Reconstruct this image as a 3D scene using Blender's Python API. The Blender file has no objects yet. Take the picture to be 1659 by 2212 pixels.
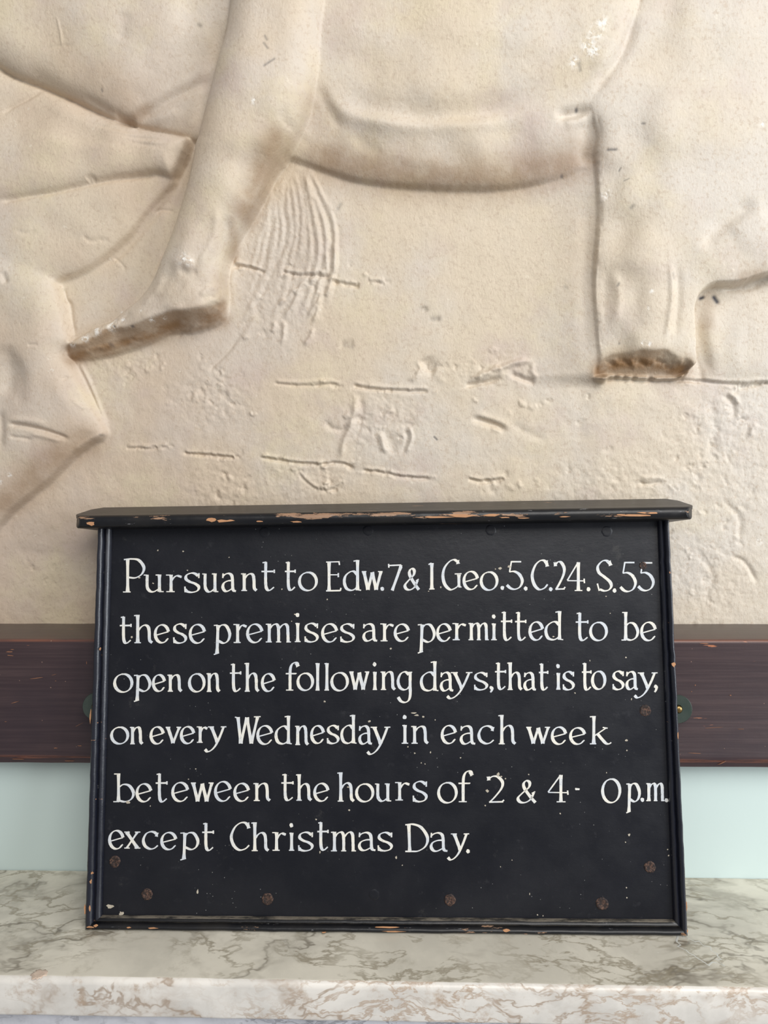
import bpy, bmesh, math, random
import numpy as np
from mathutils import Vector, Matrix

# ------------------------------------------------------------------ camera
FPX = 1560.0; PITCH, YAW, ROLL = math.radians(6.0), math.radians(-1.917), math.radians(-0.50)
CAM = np.array([0.0, -0.78, 0.49966])
def cam_axes():
    cy, sy, cp, sp = math.cos(YAW), math.sin(YAW), math.cos(PITCH), math.sin(PITCH)
    f = np.array([sy*cp, cy*cp, -sp]); r = np.array([cy, -sy, 0.0]); u = np.cross(r, f)
    c, s = math.cos(ROLL), math.sin(ROLL)
    return r*c+u*s, u*c-r*s, f
AR, AU, AF = cam_axes()
sc = bpy.context.scene
cd = bpy.data.cameras.new('camera'); cam = bpy.data.objects.new('camera', cd); sc.collection.objects.link(cam)
cd.sensor_fit = 'VERTICAL'; cd.sensor_height = 36.0; cd.lens = 36.0*FPX/2212.0
cd.clip_start = 0.02
M = Matrix.Identity(4)
for i in range(3):
    M[i][0] = AR[i]; M[i][1] = AU[i]; M[i][2] = -AF[i]; M[i][3] = CAM[i]
cam.matrix_world = M
sc.camera = cam

# ------------------------------------------------------------------ light and exposure
w = bpy.data.worlds.new('world'); sc.world = w; w.use_nodes = True
bg = w.node_tree.nodes['Background']; bg.inputs[0].default_value = (0.93, 0.95, 1.0, 1); bg.inputs[1].default_value = 0.31
def area(name, loc, target, sx, sy, power, col):
    l = bpy.data.lights.new(name, 'AREA'); l.shape = 'RECTANGLE'; l.size = sx; l.size_y = sy; l.energy = power; l.color = col
    o = bpy.data.objects.new(name, l); sc.collection.objects.link(o); o.location = loc
    o.rotation_euler = (Vector(target)-Vector(loc)).to_track_quat('-Z', 'Y').to_euler(); return o
area('window_light', (0.8, -2.1, 2.15), (0, 0, 0.5), 1.9, 1.5, 55, (1.0, 0.975, 0.94))
area('side_window_light', (2.2, -1.3, 0.75), (0.1, 0, 0.45), 1.1, 1.4, 44, (0.90, 0.95, 1.0))
sc.view_settings.view_transform = 'Standard'; sc.view_settings.look = 'None'
sc.view_settings.gamma = 1.0; sc.view_settings.use_curve_mapping = False
sc.view_settings.exposure = 0.0

# ------------------------------------------------------------------ helpers
def ray(px, py):
    return AF + AR*((px-829.5)/FPX) + AU*((1106.0-py)/FPX)
def hit(px, py, p0, n):
    d = ray(px, py); return CAM + d*(np.dot(np.asarray(p0)-CAM, n)/np.dot(d, n))
def tag(o, label=None, category=None, group=None, kind=None):
    for k, v in (('label', label), ('category', category), ('group', group), ('kind', kind)):
        if v: o[k] = v
    return o
def empty(name, loc=(0, 0, 0), **k):
    o = bpy.data.objects.new(name, None); sc.collection.objects.link(o); o.location = loc; o.empty_display_size = .05
    return tag(o, **k)
def mesh_obj(name, verts, faces, mats, parent=None, smooth=False, bevel=0, segs=2, **k):
    me = bpy.data.meshes.new(name); me.from_pydata([tuple(map(float, v)) for v in verts], [], [tuple(f) for f in faces])
    bm = bmesh.new(); bm.from_mesh(me); bmesh.ops.recalc_face_normals(bm, faces=bm.faces); bm.to_mesh(me); bm.free()
    for m in (mats if isinstance(mats, (list, tuple)) else [mats]): me.materials.append(m)
    o = bpy.data.objects.new(name, me); sc.collection.objects.link(o); o.parent = parent
    if smooth: me.shade_smooth() if hasattr(me, 'shade_smooth') else [setattr(p, 'use_smooth', True) for p in me.polygons]
    if bevel:
        b = o.modifiers.new('bevel', 'BEVEL'); b.width = bevel; b.segments = segs; b.limit_method = 'ANGLE'
    return tag(o, **k)
def catmull(pts, closed=False, n=8):
    P = [np.array(p, float) for p in pts]
    if closed: P = [P[-1]]+P+[P[0], P[1]]
    else: P = [2*P[0]-P[1]]+P+[2*P[-1]-P[-2]]
    out = []
    for i in range(1, len(P)-2):
        a, b, c, d = P[i-1:i+3]
        for j in range(n):
            t = j/n
            out.append(.5*((2*b)+(c-a)*t+(2*a-5*b+4*c-d)*t*t+(3*b-a-3*c+d)*t**3))
    if not closed: out.append(P[-2])
    return np.array(out)

class NT:
    def __init__(s, name, rough=.6, spec=.5):
        s.m = bpy.data.materials.new(name); s.m.use_nodes = True; s.t = s.m.node_tree
        s.b = s.t.nodes['Principled BSDF']; s.b.inputs['Roughness'].default_value = rough
        s.b.inputs['Specular IOR Level'].default_value = spec
        s.co = s.t.nodes.new('ShaderNodeTexCoord').outputs['Object']
    def n(s, typ, **kw):
        nd = s.t.nodes.new(typ)
        for k, v in kw.items(): setattr(nd, k, v)
        return nd
    def l(s, a, b): s.t.links.new(a, b)
    def put(s, sock, v):
        if isinstance(v, bpy.types.NodeSocket): s.l(v, sock)
        elif isinstance(v, (tuple, list)) and len(v) == 3 and len(sock.default_value) == 4: sock.default_value = (*v, 1)
        else: sock.default_value = v
    def mapv(s, scale=(1, 1, 1), rot=(0, 0, 0), loc=(0, 0, 0), co=None):
        m = s.n('ShaderNodeMapping'); s.l(co or s.co, m.inputs[0]); m.inputs['Scale'].default_value = scale
        m.inputs['Rotation'].default_value = rot; m.inputs['Location'].default_value = loc; return m.outputs[0]
    def noise(s, scale, detail=4, rough=.55, dist=0, co=None, out=0):
        nd = s.n('ShaderNodeTexNoise'); s.l(co or s.co, nd.inputs['Vector']); nd.inputs['Scale'].default_value = scale
        nd.inputs['Detail'].default_value = detail; nd.inputs['Roughness'].default_value = rough; nd.inputs['Distortion'].default_value = dist
        return nd.outputs[out]
    def vor(s, scale, feature='F1', co=None, rnd=1):
        nd = s.n('ShaderNodeTexVoronoi', feature=feature); s.l(co or s.co, nd.inputs['Vector']); nd.inputs['Scale'].default_value = scale
        nd.inputs['Randomness'].default_value = rnd; return nd.outputs['Distance']
    def ramp(s, v, a, b, lo=0., hi=1.):
        nd = s.n('ShaderNodeMapRange'); nd.interpolation_type = 'SMOOTHSTEP'
        s.put(nd.inputs[0], v); nd.inputs[1].default_value = a; nd.inputs[2].default_value = b
        nd.inputs[3].default_value = lo; nd.inputs[4].default_value = hi; return nd.outputs[0]
    def math(s, op, a, b=0., c=0.):
        nd = s.n('ShaderNodeMath', operation=op); s.put(nd.inputs[0], a); s.put(nd.inputs[1], b); s.put(nd.inputs[2], c); return nd.outputs[0]
    def mix(s, f, a, b, mode='MIX'):
        nd = s.n('ShaderNodeMix', data_type='RGBA', blend_type=mode)
        s.put(nd.inputs[0], f); s.put(nd.inputs[6], a); s.put(nd.inputs[7], b); return nd.outputs[2]
    def axis(s, i, co=None):
        nd = s.n('ShaderNodeSeparateXYZ'); s.l(co or s.co, nd.inputs[0]); return nd.outputs[i]
    def attr(s, name):
        nd = s.n('ShaderNodeAttribute'); nd.attribute_name = name
        sp = s.n('ShaderNodeSeparateColor'); s.l(nd.outputs['Color'], sp.inputs[0]); return sp.outputs
    def bump(s, h, strength=.3, dist=.001):
        nd = s.n('ShaderNodeBump'); s.l(h, nd.inputs['Height']); nd.inputs['Strength'].default_value = strength
        nd.inputs['Distance'].default_value = dist; s.l(nd.outputs[0], s.b.inputs['Normal'])
    def color(s, v): s.put(s.b.inputs['Base Color'], v); return s.m
def srgb(r, g, b):
    f = lambda c: (c/255/12.92) if c <= 10 else ((c/255+.055)/1.055)**2.4
    return (f(r), f(g), f(b))

# ------------------------------------------------------------------ materials
def plaster_mat():
    k = NT('aged cream plaster', .5, .35)
    c = k.mix(k.ramp(k.noise(7, 4), .38, .62), srgb(216, 200, 176), srgb(214, 203, 188))
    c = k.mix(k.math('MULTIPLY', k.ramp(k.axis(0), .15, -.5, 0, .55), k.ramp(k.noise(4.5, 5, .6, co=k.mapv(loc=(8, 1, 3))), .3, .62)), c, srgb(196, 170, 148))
    c = k.mix(k.ramp(k.noise(9, 6, .65), .48, .7, 0, .7), c, srgb(218, 203, 172))
    c = k.mix(k.ramp(k.noise(11, 4, .6, co=k.mapv(loc=(4, 2, 1))), .52, .75, 0, .7), c, srgb(201, 182, 170))
    c = k.mix(k.ramp(k.axis(0), .1, .5, 0, .45), c, srgb(216, 210, 202))  # right side paler and cooler: window falloff put into the colour
    fine = k.noise(260, 6, .65)
    c = k.mix(k.ramp(fine, .5, .68, 0, .5), c, srgb(190, 170, 148))
    c = k.mix(k.ramp(k.noise(120, 5, .7, co=k.mapv(loc=(1, 5, 2))), .62, .74, 0, .5), c, srgb(238, 228, 208))
    r, g, b = k.attr('wear_shade')[:3]
    c = k.mix(k.math('MULTIPLY', r, k.ramp(k.noise(45, 4), .25, .6, .55, 1)), c, srgb(138, 104, 68))  # brown patina and painted shade share this channel
    c = k.mix(k.math('MULTIPLY', g, k.ramp(k.noise(210, 5, .7), .46, .56)), c, srgb(246, 241, 232))
    c = k.mix(b, c, srgb(62, 62, 68))
    sp = k.ramp(k.vor(130), .035, .06, 1, 0)
    c = k.mix(k.math('MULTIPLY', sp, k.ramp(k.noise(9, 2), .5, .6, 0, .6)), c, srgb(120, 100, 84))
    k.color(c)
    h = k.math('ADD', k.math('MULTIPLY', k.noise(330, 7, .68), .55), k.math('MULTIPLY', k.noise(90, 5, .6, .6), .9))
    k.bump(k.math('ADD', h, k.math('MULTIPLY', k.noise(650, 3, .6, co=k.mapv((1, 1, .35), (0, .5, 0))), .4)), .6, .0010)
    k.l(k.ramp(k.noise(30, 4), .3, .7, .42, .62), k.b.inputs['Roughness'])
    return k.m
def black_paint(name, panel=False):
    k = NT(name, .42, .45)
    c = k.mix(k.ramp(k.noise(14, 5, .6), .4, .7), srgb(10, 12, 21), srgb(20, 21, 28))
    c = k.mix(k.ramp(k.noise(90, 4, .7), .6, .75, 0, .5), c, srgb(44, 44, 48))
    if panel:
        spk = k.math('MULTIPLY', k.ramp(k.vor(150), .05, .075, 1, 0), k.ramp(k.noise(16, 3, .6), .48, .6))
        c = k.mix(k.math('MULTIPLY', spk, .75), c, srgb(150, 150, 146))
        c = k.mix(k.ramp(k.noise(38, 6, .75, co=k.mapv(loc=(3, 3, 3))), .63, .74, 0, .4), c, srgb(66, 64, 62))
    else:
        c = k.mix(.6, c, srgb(26, 29, 42))
        x = k.noise(1, 6, .7, co=k.mapv((26, 60, 130)))
        c = k.mix(k.ramp(x, .67, .69, 0, .9), c, srgb(176, 128, 96))
        c = k.mix(k.ramp(k.noise(1, 5, .7, co=k.mapv((60, 120, 240), loc=(5, 1, 0))), .68, .72, 0, .7), c, srgb(120, 120, 120))
    k.color(c)
    k.bump(k.math('ADD', k.noise(70, 5, .6), k.math('MULTIPLY', k.noise(420, 5, .7, co=k.mapv((.3, 1, 1) if panel else (.4, 1, 1))), .4)), .3 if panel else .5, .0008)
    k.l(k.ramp(k.noise(24, 4), .3, .7, .36, .5) if panel else k.ramp(k.noise(40, 4), .3, .7, .24, .38), k.b.inputs['Roughness'])
    k.b.inputs['Coat Weight'].default_value = 0 if panel else .5; k.b.inputs['Coat Roughness'].default_value = .3
    return k
def chipped_paint(name, uvz, thick, amount):
    """black paint worn to bare wood along an arris; uvz = (axis, centre) of the band in object space"""
    k = NT(name, .36, .45)
    c = k.mix(k.ramp(k.noise(14, 5, .6), .4, .7), srgb(15, 16, 20), srgb(34, 32, 31))
    band = k.ramp(k.math('ABSOLUTE', k.math('SUBTRACT', k.axis(uvz[0]), uvz[1])), 0, thick, amount, 0)
    nz = k.noise(1, 6, .7, co=k.mapv((20, 90, 150)))
    nz2 = k.noise(3.2, 2, .5, co=k.mapv(loc=(7, 0, 0)))
    s_ = k.math('ADD', k.math('ADD', nz, band), k.math('MULTIPLY', k.math('SUBTRACT', nz2, .5), .35))
    wood = k.mix(k.noise(1, 4, .6, co=k.mapv((40, 300, 300))), srgb(186, 146, 116), srgb(140, 112, 90))
    c = k.mix(k.ramp(s_, .70, .715, 0, .9), c, wood)
    c = k.mix(k.ramp(k.noise(1, 4, .7, co=k.mapv((50, 300, 300), loc=(2, 2, 1))), .66, .7, 0, .75), c, srgb(135, 134, 136))
    k.color(c); k.bump(k.math('ADD', k.math('MULTIPLY', k.ramp(s_, .70, .715), -1.), k.noise(60, 5)), .5, .0007)
    return k.m
def marble(name, base, vein, vein2, scale=1., gloss=.22, blotch=.35, rot=.5):
    k = NT(name, gloss, .5)
    wv = k.noise(5*scale, 4, .55, out=1)
    va = k.n('ShaderNodeVectorMath', operation='MULTIPLY_ADD'); k.l(wv, va.inputs[0]); va.inputs[1].default_value = (.07, .07, .07); k.l(k.co, va.inputs[2])
    co = va.outputs[0]
    e1 = k.noise(5*scale, 5, .58, co=k.mapv((1, 2.0, 2.0), (0, 0, rot), co=co)); e2 = k.noise(12*scale, 5, .6, co=k.mapv((1, 2.6, 2.4), (0, .2, rot*1.6), (3, 1, 2), co=co))
    rid = lambda x, wd: k.ramp(k.math('ABSOLUTE', k.math('SUBTRACT', x, .5)), 0, wd, 1, 0)
    c = k.mix(k.ramp(k.noise(8*scale, 6, .62, co=co), .38, .66), base, tuple(x*.80 for x in base))
    c = k.mix(k.math('MULTIPLY', rid(e1, .07), k.ramp(k.noise(10, 3), .36, .62, .0, .38)), c, vein)
    c = k.mix(k.math('MULTIPLY', rid(e1, .018), k.ramp(k.noise(14, 3), .36, .6, .1, .85)), c, vein)
    c = k.mix(k.math('MULTIPLY', rid(e2, .04), k.ramp(k.noise(9, 3, co=k.mapv(loc=(1, 1, 1))), .38, .58, 0, .75)), c, vein2)
    c = k.mix(k.ramp(k.noise(24, 6, .7), .54, .72, 0, blotch), c, vein2)
    c = k.mix(k.ramp(k.noise(1, 4, .7, co=k.mapv((60, 190, 190), (0, 0, .5))), .69, .73, 0, .5), c, srgb(240, 237, 230))
    k.color(c)
    k.bump(k.noise(180, 5, .6), .12, .0005)
    return k.m
def wood_rail():
    k = NT('dark stained rail wood', .34, .5)
    g = k.noise(1, 6, .65, co=k.mapv((6, 120, 220)))
    c = k.mix(k.ramp(g, .35, .7), srgb(58, 44, 46), srgb(74, 58, 58))
    c = k.mix(k.ramp(k.noise(5, 4), .45, .65, 0, .6), c, srgb(48, 38, 44))
    z = k.axis(2)
    lo = k.math('MULTIPLY', k.ramp(k.math('ABSOLUTE', k.math('SUBTRACT', z, ZB+.0085)), 0, .0035, 1, 0), k.ramp(k.noise(1, 5, .7, co=k.mapv((14, 60, 260))), .42, .58))
    hi = k.math('MULTIPLY', k.ramp(k.math('ABSOLUTE', k.math('SUBTRACT', z, ZT-.0015)), 0, .0022, 1, 0), k.ramp(k.noise(1, 4, .6, co=k.mapv((9, 20, 60), loc=(1, 1, 5))), .35, .6))
    c = k.mix(k.math('MULTIPLY', k.math('MAXIMUM', lo, hi), .6), c, srgb(142, 88, 64))
    c = k.mix(k.ramp(k.noise(1, 4, .6, co=k.mapv((22, 80, 190), (0, .12, 0), (2, 0, 4))), .71, .74, 0, .85), c, srgb(190, 122, 84))
    c = k.mix(k.ramp(k.vor(70), .04, .055, .7, 0), c, srgb(150, 120, 104))
    c = k.mix(k.ramp(k.axis(2), ZT-.0015, ZT+.0005, 0, .6), c, srgb(92, 82, 74))
    k.color(c); k.bump(k.math('ADD', g, k.noise(30, 4)), .35, .0006)
    return k.m
ZT, ZB, YR, YBG = .2842, .1432, -.030, .0328
YSH = -.1679
MP = plaster_mat()
MPANEL = black_paint('black panel paint', True).m
MFRAME = black_paint('glossy black frame paint').m
MCAP = chipped_paint('worn black cap paint', (2, 0.0085), .0065, .15)
MBOT = chipped_paint('worn black lower rail paint', (2, 0.006), .006, .06)
MRAIL = wood_rail()
k = NT('dusty worn black paint', .7, .3); k.color(k.mix(k.ramp(k.noise(1, 5, .7, co=k.mapv((40, 200, 200))), .35, .62), srgb(38, 36, 34), srgb(112, 104, 92))); k.bump(k.noise(200, 5), .6, .0006); MDUST = k.m
MTOP = marble('grey veined cream marble', srgb(222, 215, 198), srgb(112, 103, 88), srgb(146, 136, 115), 1.15, .2, .42)
MEDGE = marble('lightened marble edge', srgb(240, 234, 224), srgb(176, 156, 136), srgb(186, 162, 138), 1.7, .3, 1.0, .2)  # same stone as the top, lightened for frontal light, browner stains
MBLOB = marble('flaky beige paint', srgb(222, 200, 180), srgb(170, 140, 116), srgb(190, 160, 138), 5)
MFRZ = marble('blue grey marble', srgb(225, 225, 230), srgb(128, 128, 136), srgb(150, 148, 152), 1.6)
k = NT('white sign writing enamel', .45, .4)
c = k.mix(k.ramp(k.noise(60, 4), .35, .65), srgb(238, 233, 220), srgb(214, 218, 222))
c = k.mix(k.ramp(k.noise(420, 4, .7), .6, .68, 0, .5), c, srgb(120, 118, 114)); k.color(c); MW = k.m
k = NT('rusty filled nail', .7, .3); c = k.mix(k.ramp(k.noise(420, 5, .75), .46, .64), srgb(48, 40, 38), srgb(112, 84, 70)); k.color(c); k.bump(k.noise(400, 4), .8, .0008); MNAIL = k.m
k = NT('mint wall paint', .55, .4); k.color(k.mix(k.noise(5, 4), srgb(212, 228, 224), srgb(207, 223, 219))); k.bump(k.noise(160, 5, .6), .12, .0005); MMINT = k.m
k = NT('masonry render', .8, .2); k.color(k.mix(k.noise(6, 4), srgb(200, 192, 178), srgb(190, 182, 168))); MREND = k.m
k = NT('tarnished green glass plate', .22, .6); k.color(k.mix(k.noise(120, 4), srgb(58, 72, 66), srgb(80, 88, 80))); k.b.inputs['Metallic'].default_value = .35; MPLATE = k.m
k = NT('brass screw', .3, .5); k.color(srgb(140, 116, 74)); k.b.inputs['Metallic'].default_value = .9; MBRASS = k.m
k = NT('old bare wood chip', .7, .3); k.color(k.mix(k.noise(200, 4), srgb(200, 150, 110), srgb(176, 128, 92))); MCHIP = k.m
k = NT('scratched brown wood', .6, .3); k.color(k.mix(k.noise(300, 4), srgb(168, 118, 88), srgb(110, 78, 64))); MSCR = k.m
k = NT('pale paint fleck', .6, .3); k.color(k.mix(k.noise(200, 4), srgb(210, 200, 180), srgb(160, 150, 135))); MFLECK = k.m

# ------------------------------------------------------------------ setting: walls
def box(name, x0, x1, y0, y1, z0, z1, mat, **k):
    v = [(x, y, z) for x in (x0, x1) for y in (y0, y1) for z in (z0, z1)]
    f = [(0, 1, 3, 2), (4, 6, 7, 5), (0, 4, 5, 1), (2, 3, 7, 6), (0, 2, 6, 4), (1, 5, 7, 3)]
    return mesh_obj(name, v, f, mat, **k)
def wave_wall():
    # mint plaster wall with very slight hand-trowelled unevenness
    nx, nz = 120, 24; V = []; F = []
    for j in range(nz+1):
        for i in range(nx+1):
            x = -1.3+2.6*i/nx; z = -.62+(ZB+.012+.62)*j/nz
            V.append((x, .0007*math.sin(x*9+z*4)+.0004*math.sin(x*31+1), z))
    for j in range(nz):
        for i in range(nx):
            a = j*(nx+1)+i; F.append((a, a+1, a+nx+2, a+nx+1))
    n0 = len(V); V += [(-1.3, .06, -.62), (1.3, .06, -.62), (1.3, .06, ZB+.012), (-1.3, .06, ZB+.012)]
    top = [nz*(nx+1)+i for i in range(nx+1)]; bot = list(range(nx+1))
    F += [(n0, n0+3, n0+2, n0+1), tuple(top)+(n0+2, n0+3), tuple(reversed(bot))+(n0, n0+1),
          tuple(j*(nx+1) for j in range(nz+1))+(n0+3, n0), tuple(j*(nx+1)+nx for j in reversed(range(nz+1)))+(n0+1, n0+2)]
    return mesh_obj('wall_back', V, F, MMINT, kind='structure')
wave_wall()
box('wall_back_upper', -1.3, 1.3, .0605, .16, -.62, 1.55, MREND, kind='structure')

# ------------------------------------------------------------------ wooden rail under the relief
def extrude_x(name, prof, xs, mat, parent=None, jitter=0, seed=1, smooth=True, **k):
    rnd = random.Random(seed); V = []; F = []; n = len(prof)
    for x in xs:
        jj = [rnd.gauss(0, jitter) for _ in range(2)]
        for (y, z) in prof: V.append((x, y+jj[0], z+jj[1]))
    for i in range(len(xs)-1):
        for j in range(n):
            F.append((i*n+j, i*n+(j+1) % n, (i+1)*n+(j+1) % n, (i+1)*n+j))
    F.append(tuple(range(n))); F.append(tuple(range((len(xs)-1)*n, len(xs)*n)))
    o = mesh_obj(name, V, F, mat, parent=parent, bevel=0, smooth=True, **k); o.data.set_sharp_from_angle(angle=math.radians(38)); return o
prof = [(YBG+.026, ZT-.001), (YBG+.026, ZB), (YR+.006, ZB), (YR+.0015, ZB+.0012), (YR+.0005, ZB+.007), (YR+.0005, ZB+.0085),
        (YR-.0008, ZB+.0095), (YR-.001, ZB+.014), (YR, ZB+.0155), (YR, ZT-.0045), (YR+.0006, ZT-.0022), (YR+.002, ZT-.0006), (YR+.0045, ZT), (YBG+.001, ZT+.0008)]
prof = [p if p[0] < .02 else p for p in prof]
# the rail sits in front of the mint wall and carries the relief: cut its back lower part to the wall plane
prof = [(YBG+.026, ZT-.001), (YBG+.026, ZB+.0112), (-.0012, ZB+.0112), (-.0012, ZB)]+prof[2:]
rail = extrude_x('wooden_rail', prof, list(np.linspace(-1.3, 1.3, 90)), MRAIL, jitter=.00012,
                 label='dark purple-brown stained wooden rail running below the plaster relief', category='rail')

def scratches():
    rnd = random.Random(2); V = []; F = []
    for (x, y, w_, h_, sl) in [(78, 1465, 18, 1.6, -.12), (115, 1458, 9, .8, -.3), (20, 1408, 9, 2.2, 0), (22, 1416, 9, 1.6, .1), (26, 1403, 6, 1.2, 0), (33, 1517, 12, 1.4, -.3), (12, 1559, 4, 1, 0), (187, 1432, 1, 9, 0), (120, 1471, 2, 1, 0),
                               (170, 1566, 14, 1, -.5), (1502, 1480, 2, 3, 0), (1494, 1494, 2, 1.8, 0), (1578, 1502, 3, 2, 0), (1540, 1572, 26, .8, -.08), (1600, 1575, 10, .8, 0), (1500, 1627, 20, 1, .05), (1600, 1637, 10, 1.4, .1), (1560, 1648, 12, 1.4, -.5), (1520, 1390, 12, 2.4, 0),
                               (120, 1616, 5, 2, 0), (172, 1611, 6, 1.6, 0), (40, 1640, 20, 1, 0), (150, 1644, 14, 1, 0)]:
        q = hit(x, y, (0, YR-.0003, 0), np.array([0, 1., 0])); k_ = .75/1560; b_ = len(V); n = 8
        for yy in (YR-.0004, YR+.0004):
            for i in range(n):
                t = 2*math.pi*i/n; r = rnd.uniform(.5, 1.15)*.85; u = w_*r*math.cos(t)*k_; V.append((q[0]+u, yy, q[2]+.7*h_*r*math.sin(t)*k_-sl*u))
        F.append(tuple(b_+i for i in range(n))); F += [(b_+i, b_+(i+1) % n, b_+n+(i+1) % n, b_+n+i) for i in range(n)]
    o = mesh_obj('bare_wood_scratches', V, F, MSCR, parent=rail, kind='stuff', label='small orange scratches and dents in the rail')
scratches()

# ------------------------------------------------------------------ marble mantel shelf
def adopt(o, root):
    o.parent = root; o.matrix_parent_inverse = Matrix.Translation(-Vector(root.location)); return o
mantel = empty('mantelpiece', (0, -.08, -.62), label='veined marble mantelpiece with thick cream shelf under the black sign', category='mantelpiece')
TH = .0385
rp = [(0-.0008, -TH), (-.0008, 0)]
for i in range(7):
    a = math.pi/2*i/6; rp.append((YSH+.006-.006*math.sin(a), -.006+.006*math.cos(a)))
for i in range(5):
    a = math.pi/2*i/4; rp.append((YSH+.0035-.0035*math.cos(a), -TH+.0035-.0035*math.sin(a)))
shelf = extrude_x('shelf_slab', rp, list(np.linspace(-1.2, 1.2, 160)), MTOP, jitter=.00015)
adopt(shelf, mantel)
shelf.data.materials.append(MEDGE)
for p_ in shelf.data.polygons:
    if p_.normal.y < -.35: p_.material_index = 1
adopt(box('frieze_slab', -1.15, 1.15, YSH+.014, -.0008, -.62, -TH-.0002, MFRZ, bevel=.002), mantel)
def pancake(cx, cy, z, rx, ry, seed, rim=.6, t=.0005, n=28, ring=False):
    rnd = random.Random(seed); V = []; F = []
    rr = [1+rnd.uniform(-.22, .22) for _ in range(n)]
    for s, zz in ((1, z-.0002), (.93, z+t), (rim, z+t*.8)):
        for i in range(n):
            a = 2*math.pi*i/n; V.append((cx+rx*rr[i]*s*math.cos(a), cy+ry*rr[i]*s*math.sin(a), zz))
    for r in range(2):
        for i in range(n): F.append((r*n+i, r*n+(i+1) % n, (r+1)*n+(i+1) % n, (r+1)*n+i))
    if not ring: F.append(tuple(range(2*n, 3*n)))
    return V, F
SHN = np.array([0, 0, 1.])
p = hit(80, 2110, (0, 0, 0), SHN); V, F = pancake(p[0], p[1]+.003, 0, .0075, .006, 5)
o = mesh_obj('paint_blob', V, F, MBLOB, smooth=True, label='flat pink and beige paint blob stuck on the shelf edge'); adopt(o, mantel)
p = hit(1508, 2053, (0, 0, 0), SHN)
V, F = pancake(p[0], p[1], 0, .0155, .021, 8, rim=.86, t=.00022, ring=True)
V = [(x+(y-p[1])*-.45, y, z) for x, y, z in V]
o = mesh_obj('water_ring', V, F, marble('dried lime ring', srgb(214, 212, 204), srgb(190, 188, 180), srgb(206, 204, 196), 3), label='pale dried ring mark beside the sign corner'); adopt(o, mantel)

# ------------------------------------------------------------------ the sign board
LEAN, SYAW = math.radians(11.54), math.radians(.289); SB = np.array([-.02845, -.10229, .0003])
ex = np.array([math.cos(SYAW), math.sin(SYAW), 0]); nh = np.array([-math.sin(SYAW), math.cos(SYAW), 0])
ev = np.array([0, 0, 1])*math.cos(LEAN)+nh*math.sin(LEAN); nb = np.cross(ev, ex)   # nb points back
nb = nb if nb[1] > 0 else -nb
sign = empty('notice_board', SB, label='black painted wooden notice board with white opening-days text, leaning on the mantel shelf', category='sign')
R = Matrix(((ex[0], nb[0], ev[0]), (ex[1], nb[1], ev[1]), (ex[2], nb[2], ev[2])))
sign.rotation_euler = R.to_euler()
def S(px, py, d=0.0):
    q = hit(px, py, SB+nb*d, nb)-SB
    return np.array([q@ex, d, q@ev])
OUT = {'bl': S(181, 2013), 'br': S(1488, 2029), 'tl': S(209, 1136), 'tr': S(1447, 1119)}
MS_ = 0
INN = {'bl': S(216, 1985), 'br': S(1459, 1994), 'tl': S(238, 1136), 'tr': S(1424, 1119)}
for kk in ('bl', 'br'): OUT[kk][2] = .0009
zmin = min(OUT['bl'][2], OUT['br'][2])
PROF = [(0, .0112), (0, .006), (.01, .003), (.05, .0012), (.12, .0003), (.2, 0), (.3, .0004), (.38, .0014), (.44, .0032), (.5, .0052),
        (.55, .0050), (.6, .0036), (.67, .0030), (.75, .0034), (.84, .0046), (.92, .0062), (.93, .0085), (1.0, .0088), (1.0, .0112)]
def moulding(name, a, b, ai, bi, mat, n=60, seed=1, **k):
    rnd = random.Random(seed); V = []; F = []; m = len(PROF)
    for i in range(n+1):
        t = i/n; o_ = a*(1-t)+b*t; i_ = ai*(1-t)+bi*t
        j1 = rnd.gauss(0, .00018); j2 = rnd.gauss(0, .00014)
        for (s, d) in PROF:
            q = o_*(1-s)+i_*s; dd = d if d > .011 else d+j1*(1-s)
            lift = max(0, 1-(q[2]-zmin)/.02)*dd*math.tan(LEAN); V.append((q[0]+j2*(s < .9), dd, q[2]+j2*(s < .9)+lift+.0002))
    for i in range(n):
        for j in range(m):
            F.append((i*m+j, i*m+(j+1) % m, (i+1)*m+(j+1) % m, (i+1)*m+j))
    F.append(tuple(range(m))); F.append(tuple(range(n*m, n*m+m)))
    o = mesh_obj(name, V, F, mat, parent=sign, smooth=True, **k); o.data.set_sharp_from_angle(angle=math.radians(42)); return o
up = np.array([0, 0, .004])
moulding('frame_stile', OUT['bl'], OUT['tl']+up, INN['bl'], INN['tl']+up, MFRAME, seed=1)
moulding('frame_stile', OUT['tr']+up, OUT['br'], INN['tr']+up, INN['br'], MFRAME, seed=2)
moulding('bottom_frame', OUT['br'], OUT['bl'], INN['br'], INN['bl'], MBOT, seed=3, label='black lower frame moulding with scuffed edge')
bf_ = [o for o in bpy.data.objects if o.name == 'bottom_frame'][0]; bf_.data.materials.append(MDUST)
for p_ in bf_.data.polygons:
    if p_.index < 60*len(PROF) and p_.index % len(PROF) in (14, 15, 16, 9, 10): p_.material_index = 1
# panel: boards set back in the frame
PD = .0085
pv = []
for d in (PD, PD+.0028):
    for kx in ('bl', 'br', 'tr', 'tl'):
        c = INN[kx].copy(); e = .002
        c[0] += -e if 'l' in kx else e; c[2] += -e if 'b' in kx else .005
        pv.append((c[0], d, c[2]))
panel = mesh_obj('panel', pv, [(0, 1, 2, 3), (4, 5, 6, 7), (0, 1, 5, 4), (1, 2, 6, 5), (2, 3, 7, 6), (3, 0, 4, 7)], MPANEL, parent=sign)
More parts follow.
